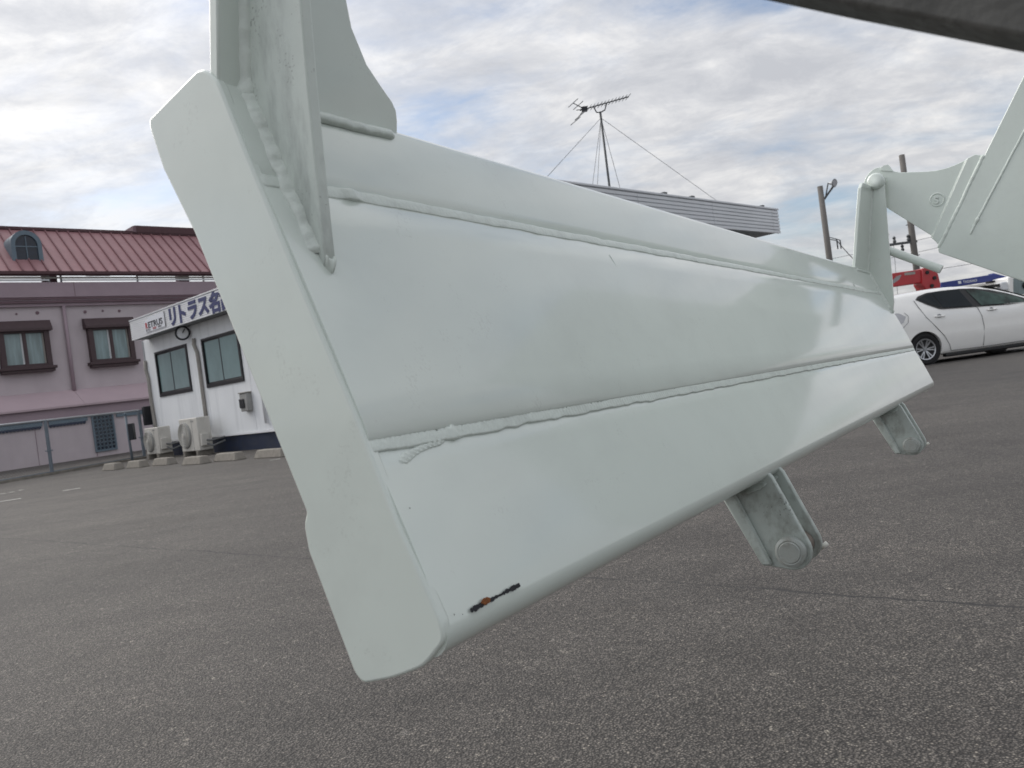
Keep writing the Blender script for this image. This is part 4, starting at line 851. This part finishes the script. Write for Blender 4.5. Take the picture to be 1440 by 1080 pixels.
cb_m.f += [tuple(range(nn)), tuple((len(rows) - 1) * nn + k for k in range(nn))] + [(i * nn, (i + 1) * nn, (i + 1) * nn + nn - 1, i * nn + nn - 1) for i in range(len(rows) - 1)]
body = cb_m.build('body', 'car_white', car, auto=50)
body.modifiers.new('sub', 'SUBSURF').levels = 1; body.modifiers['sub'].render_levels = 1
cut = MB()
for wx in (0.0, 2.55):
    for sgn in (-1, 1): cut.lathe([(0.0, -0.28), (0.335, -0.28), (0.335, 0.28), (0.0, 0.28)], (wx, sgn * 0.80, 0.315), (0, 1, 0), 40)
co_ = cut.build('wheel_well', 'car_black', car)
bm_ = body.modifiers.new('arch', 'BOOLEAN'); bm_.object = co_; bm_.operation = 'DIFFERENCE'; bm_.solver = 'EXACT'
bpy.context.view_layer.update()
dg = bpy.context.evaluated_depsgraph_get(); nm = bpy.data.meshes.new_from_object(body.evaluated_get(dg))
body.modifiers.clear(); body.data = nm
if len(nm.materials) < 1: nm.materials.append(MATS['car_white'])
nm.set_sharp_from_angle(angle=math.radians(38))
bpy.data.objects.remove(co_)
for wx in (0.0, 2.55):                                            # dark liners behind the wheels
    for sgn in (-1, 1): MB().lathe([(0.345, -0.20), (0.345, 0.0), (0.0, 0.0)], (wx, sgn * 0.58, 0.315), (0, -sgn, 0), 30).build('wheel_liner', 'car_black', car)
def side_poly(name, pts, m, off, sub=1, parent=car, sgn=-1):
    P = []
    for i, (x, z) in enumerate(pts): P.append((x, sgn * (yside(x, z) + off), z))
    return MB().add(P, [tuple(range(len(P)))]).build(name, m, parent)
for sgn in (-1, 1):
    side_poly('window_surround', [(0.02, 1.285), (0.10, 1.345), (0.30, 1.392), (0.62, 1.400), (1.00, 1.392), (1.30, 1.366), (1.62, 1.298), (1.95, 1.185), (2.24, 1.055), (2.42, 0.945), (1.85, 0.955), (1.25, 0.990), (0.50, 1.035), (0.40, 1.05), (0.18, 1.17)], 'car_black', 0.004, sgn=sgn)
    side_poly('rear_quarter_glass', [(0.08, 1.285), (0.20, 1.335), (0.385, 1.372), (0.455, 1.075), (0.42, 1.078), (0.22, 1.185)], 'car_glass', 0.008, sgn=sgn)
    side_poly('rear_door_glass', [(0.410, 1.374), (0.62, 1.382), (0.98, 1.374), (1.10, 1.020), (0.485, 1.062)], 'car_glass', 0.008, sgn=sgn)
    side_poly('front_door_glass', [(1.12, 1.362), (1.32, 1.343), (1.62, 1.272), (1.93, 1.163), (2.18, 1.050), (2.22, 0.965), (1.28, 1.010)], 'car_glass_front', 0.008, sgn=sgn)
    side_poly('front_quarter_glass', [(2.22, 1.036), (2.36, 0.965), (2.26, 0.965)], 'car_glass', 0.008, sgn=sgn)
    def sline(name, pts, r, m, off=0.004): MB().tube([(x, sgn * (yside(x, z) + off), z) for x, z in pts], r, 5).build(name, m, car)
    sline('door_seam', [(-0.02, 1.27), (0.01, 1.12), (0.09, 0.92), (0.24, 0.73), (0.40, 0.52), (0.50, 0.33), (0.52, 0.22)], 0.0055, 'seam_grey')
    sline('door_seam', [(1.18, 0.985), (1.23, 0.80), (1.245, 0.60), (1.22, 0.34), (1.20, 0.22)], 0.0055, 'seam_grey')
    sline('door_seam', [(2.22, 0.93), (2.24, 0.70), (2.20, 0.45), (2.10, 0.24)], 0.0055, 'seam_grey')
    sline('door_seam', [(0.52, 0.215), (1.2, 0.205), (2.1, 0.215)], 0.005, 'seam_grey')
    sline('fuel_flap_line', [(-0.30, 1.06), (-0.25, 0.98), (-0.28, 0.86), (-0.40, 0.76)], 0.004, 'seam_grey')
    sline('rear_wheel_lip', [(0.345 * math.cos(math.radians(a)), 0.315 + 0.345 * math.sin(math.radians(a))) for a in range(-20, 201, 10)], 0.010, 'car_white', -0.004)
    sline('front_wheel_lip', [(2.55 + 0.345 * math.cos(math.radians(a)), 0.315 + 0.345 * math.sin(math.radians(a))) for a in range(-20, 201, 10)], 0.010, 'car_white', -0.004)
    for hx0 in (0.26, 1.36):
        hm = MB(); hm.tube([(hx0, sgn * (yside(hx0, 0.90) + 0.002), 0.905), (hx0 + 0.04, sgn * (yside(hx0, 0.90) + 0.03), 0.905), (hx0 + 0.17, sgn * (yside(hx0, 0.90) + 0.03), 0.898), (hx0 + 0.21, sgn * (yside(hx0, 0.90) + 0.002), 0.897)], 0.013, 8).build('door_handle', 'car_white', car, smooth=True)
        MB().lathe([(0.0, 0.0), (0.045, 0.0), (0.043, 0.004), (0.0, 0.004)], (hx0 + 0.10, sgn * (yside(hx0 + .1, 0.90) - 0.001), 0.905), (0, sgn, 0), 16).build('handle_cup', 'truck_grey', car)
    side_poly('tail_lamp', [(-0.565, 1.09), (-0.40, 1.06), (-0.30, 0.98), (-0.36, 0.88), (-0.50, 0.80), (-0.60, 0.86)], 'lamp_clear', 0.010, sgn=sgn)
    side_poly('tail_lamp_red', [(-0.545, 1.07), (-0.47, 1.055), (-0.50, 0.92), (-0.56, 0.90)], 'lamp_red', 0.014, sgn=sgn)
    MB().box(0.42, 2.2, sgn * 0.73 - 0.06, sgn * 0.73 + 0.06, 0.10, 0.17).build('sill_skirt', 'car_black', car, bevel=0.02)
MB().add([(-0.685, -0.60, 1.02), (-0.685, 0.60, 1.02), (-0.49, 0.54, 1.35), (-0.49, -0.54, 1.35)], [(0, 1, 2, 3)]).build('rear_glass', 'car_glass', car)
MB().box(-0.56, -0.36, -0.56, 0.56, 1.405, 1.432).build('spoiler', 'car_white', car, bevel=0.012)
MB().add([(1.62, -0.52, 1.385), (1.62, 0.52, 1.385), (2.50, 0.64, 1.02), (2.50, -0.64, 1.02)], [(0, 1, 2, 3)]).build('windscreen', 'car_glass', car).location.z = 0.012
def wheel(wx, sgn):
    w = empty('wheel', (wx, sgn * 0.735, 0.302)); w.parent = car; ax = (0, sgn, 0)
    MB().lathe([(0.205, -0.09), (0.285, -0.09), (0.300, -0.07), (0.302, 0.05), (0.292, 0.085), (0.270, 0.098), (0.225, 0.092), (0.205, 0.08), (0.205, -0.09)], (0, 0, 0), ax, 40, False).build('tyre', 'tyre', w, auto=30)
    rim = MB().lathe([(0.202, -0.08), (0.208, 0.085), (0.203, 0.094), (0.186, 0.088), (0.184, -0.02), (0.0, -0.03)], (0, 0, 0), ax, 40).build('rim', 'alloy', w, auto=30)
    MB().lathe([(0.0, 0.0), (0.180, 0.0), (0.180, 0.012), (0.0, 0.012)], (0, sgn * 0.005, 0), ax, 32).build('brake_disc', 'car_black', w)
    for k in range(6):
        for dk in (-0.16, 0.16):
            a = k * math.pi / 3; r0, r1 = 0.035, 0.192; a0, a1 = a + dk * 0.9, a + dk
            p0 = Vector((r0 * math.cos(a0), 0, r0 * math.sin(a0))); p1_ = Vector((r1 * math.cos(a1), 0, r1 * math.sin(a1)))
            dd = (p1_ - p0).normalized(); n_ = Vector((-dd.z, 0, dd.x)) * 0.0095; f0, f1 = Vector((0, sgn * 0.062, 0)), Vector((0, sgn * 0.082, 0)); bk = Vector((0, sgn * 0.035, 0))
            MB().add([p0 - n_ + f0, p0 + n_ + f0, p1_ + n_ + f1, p1_ - n_ + f1, p0 - n_ + bk, p0 + n_ + bk, p1_ + n_ + bk, p1_ - n_ + bk], [(0, 1, 2, 3), (4, 7, 6, 5), (0, 4, 5, 1), (1, 5, 6, 2), (2, 6, 7, 3), (3, 7, 4, 0)]).build('spoke', 'alloy', w)
    MB().lathe([(0.0, 0.0), (0.042, 0.0), (0.040, 0.012), (0.0, 0.016)], (0, sgn * 0.062, 0), ax, 20).build('hub_cap', 'truck_grey', w)
for wx in (0.0, 2.55):
    for sgn in (-1, 1): wheel(wx, sgn)
MB().box(-0.45, 3.0, -0.62, 0.62, 0.16, 0.30).build('underbody', 'car_black', car)
MB().tube([(2.22, -0.84, 0.99), (2.25, -0.92, 1.02), (2.20, -0.94, 1.03)], [0.03, 0.06, 0.05], 8).build('side_mirror', 'car_white', car, smooth=True)

# ------------------------------------------------------------------ trucks parked behind the car
def lorry(name, org, ang, label, X_0=-2.6):
    t = empty(name, org, ang); tag(t, label, 'truck')
    MB().box(X_0, X_0 + 5.6, -0.38, -0.26, 0.55, 0.72).box(X_0, X_0 + 5.6, 0.26, 0.38, 0.55, 0.72).build('chassis_rail', 'car_black', t)
    for wx in (X_0 + 1.1, X_0 + 4.6):
        for sg in (-1, 1): MB().lathe([(0.0, -0.10), (0.36, -0.12), (0.40, -0.08), (0.40, 0.08), (0.36, 0.12), (0.20, 0.12), (0.18, 0.05), (0.0, 0.05)], (wx, sg * 0.82, 0.40), (0, sg, 0), 28).build('wheel', 'tyre', t, auto=30)
    return t
def tilt_box(mb, p0, p1, w, h0, h1):
    """boom box from p0 to p1 (x, z), width w, heights h0 / h1"""
    (x0, z0), (x1, z1) = p0, p1
    return mb.add([(x0, -w, z0), (x1, -w, z1), (x1, w, z1), (x0, w, z0), (x0, -w, z0 + h0), (x1, -w, z1 + h1), (x1, w, z1 + h1), (x0, w, z0 + h0)], [(0, 3, 2, 1), (4, 5, 6, 7), (0, 1, 5, 4), (1, 2, 6, 5), (2, 3, 7, 6), (3, 0, 4, 7)])
rp = at_depth(1290, 455, 22.0); rp.z = 0
red = lorry('crane_truck', rp, math.radians(4), 'truck with a folded red crane boom, seen over the white car roof', -4.4)
MB().box(-2.6, 0.9, -0.98, 0.98, 0.75, 0.88).build('deck', 'truck_grey', red); MB().box(-2.6, 0.9, -0.98, -0.93, 0.88, 1.25).box(-2.6, 0.9, 0.93, 0.98, 0.88, 1.25).build('side_board', 'truck_grey', red)
tilt_box(MB(), (-1.9, 1.88), (0.20, 1.90), 0.17, 0.36, 0.36).build('boom', 'crane_red', red, bevel=0.02)
MB().prism([(0.15, 1.86), (0.20, 2.28), (0.42, 2.27), (0.62, 2.10), (0.66, 1.80), (0.60, 1.55), (0.30, 1.55)], -0.22, 0.22, lambda p, q, t: (p, t, q)).build('boom_elbow', 'crane_red', red, bevel=0.02)
MB().box(0.28, 0.62, -0.26, 0.26, 0.88, 1.56).build('column', 'crane_red', red, bevel=0.02)
for (xx, zz) in [(0.32, 2.15), (0.50, 1.98), (0.40, 1.78)]: MB().lathe([(0.0, 0), (0.05, 0), (0.05, 0.03), (0, 0.03)], (xx, -0.25, zz), (0, 1, 0), 12).build('pivot_pin', 'car_black', red)
MB().prism([(-0.72, 2.00), (-0.50, 2.16), (-0.36, 2.18), (-0.44, 2.06), (-0.60, 1.98)], -0.176, -0.171, lambda p, q, t: (p, t, q)).build('emblem', 'sign_grey', red); MB().box(-0.28, 0.02, -0.176, -0.171, 2.15, 2.22).build('decal', 'pipe_beige', red)
MB().box(-4.5, -2.75, -0.92, 0.92, 0.75, 2.10).build('cab', 'car_white', red, bevel=0.10, seg=4); MB().box(-4.3, -3.2, -0.925, -0.921, 1.35, 1.85).build('cab_window', 'car_glass', red)
MB().box(-1.6, -0.35, -0.9, 0.9, 1.25, 1.60).build('cargo_box', 'beige_plastic', red, bevel=0.02)
bp_ = at_depth(1372, 448, 26.0); bp_.z = 0
blu = lorry('crane_truck', bp_, math.radians(4), 'white-cab truck with a long blue crane boom rising over the cab')
bz = lambda px, py: ((at_depth(px, py, 26.0) - bp_).dot(Vector((math.cos(math.radians(4)), math.sin(math.radians(4)), 0))), at_depth(px, py, 26.0).z)
q0_, q1_ = bz(1318, 407), bz(1398, 395.5)
tilt_box(MB(), q0_, q1_, 0.16, 0.19, 0.22).build('boom', 'crane_blue', blu, bevel=0.015)
tilt_box(MB(), (q1_[0] - 0.05, q1_[1] + 0.02), bz(1440, 402), 0.14, 0.24, 0.14).build('boom_tip', 'crane_blue', blu, bevel=0.015)
ang_ = math.atan2(q1_[1] - q0_[1], q1_[0] - q0_[0])
def boom_text(s, px, size, lift):
    x = bz(px, 400)[0]; z = q0_[1] + math.tan(ang_) * (x - q0_[0]) + lift
    X, Y, Z = Vector((math.cos(ang_), 0, math.sin(ang_))), Vector((-math.sin(ang_), 0, math.cos(ang_))), Vector((0, -1, 0)); po = Vector((x, -0.1625, z))
    text_obj('boom_lettering', s, size, 'rail_white', blu, Matrix(((X.x, Y.x, Z.x, po.x), (X.y, Y.y, Z.y, po.y), (X.z, Y.z, Z.z, po.z), (0, 0, 0, 1))), bold=0.015, ext=0.001)
boom_text('TADANO', 1349, 0.11, 0.07)
xl = bz(1342, 400)[0]; zl = q0_[1] + math.tan(ang_) * (xl - q0_[0]) + 0.07; MB().box(xl, xl + 0.10, -0.166, -0.1605, zl, zl + 0.09).build('boom_emblem', 'rail_white', blu)
tilt_box(MB(), (q0_[0] - 0.1, q0_[1] - 0.24), (q1_[0] + 0.35, q1_[1] - 0.14), 0.22, 0.20, 0.13).build('boom_rest', 'beige_plastic', blu, bevel=0.02)
cx0_ = bz(1393, 405)[0]
MB().prism([(cx0_ - 0.1, 0.75), (cx0_ + 0.0, 1.90), (cx0_ + 0.30, 1.93), (cx0_ + 1.0, 1.86), (cx0_ + 1.5, 1.25), (cx0_ + 1.62, 0.75)], -0.9, 0.9, lambda p, q, t: (p, t, q)).build('cab', 'car_white', blu, bevel=0.05, seg=3)
MB().prism([(cx0_ + 0.10, 1.30), (cx0_ + 0.16, 1.82), (cx0_ + 0.95, 1.80), (cx0_ + 1.30, 1.34)], -0.908, -0.902, lambda p, q, t: (p, t, q)).build('cab_window', 'curtain_glass', blu)
for (a, z, r_) in [(0.55, 1.56, 0.14), (0.80, 1.52, 0.10)]: MB().lathe([(0.0, -r_), (r_ * 0.8, -r_ * 0.5), (r_, 0), (r_ * 0.8, r_ * 0.6), (0.0, r_)], (cx0_ + a, -0.915, z), (0, 0, 1), 14).build('mirror', 'car_black', blu, smooth=True)
MB().box(cx0_ - 0.28, cx0_ - 0.06, -0.95, -0.7, 1.50, 1.76).build('work_lamp', 'rail_white', blu, bevel=0.03)
MB().box(cx0_ - 0.6, cx0_ - 0.42, -0.9, -0.7, 1.78, 1.84).box(cx0_ - 0.62, cx0_ - 0.30, -0.9, -0.7, 1.64, 1.72).build('lamp_bracket', 'car_black', blu)
MB().prism([(bz(1431, 400)[0], 0.9), (bz(1431, 400)[0], 1.86), (bz(1460, 400)[0], 1.78), (bz(1460, 400)[0], 0.9)], -0.85, 0.85, lambda p, q, t: (p, t, q)).build('side_panel', 'crane_blue', blu, bevel=0.02)
MB().box(-2.6, 0.6, -0.98, 0.98, 0.75, 1.2).build('deck', 'truck_grey', blu)
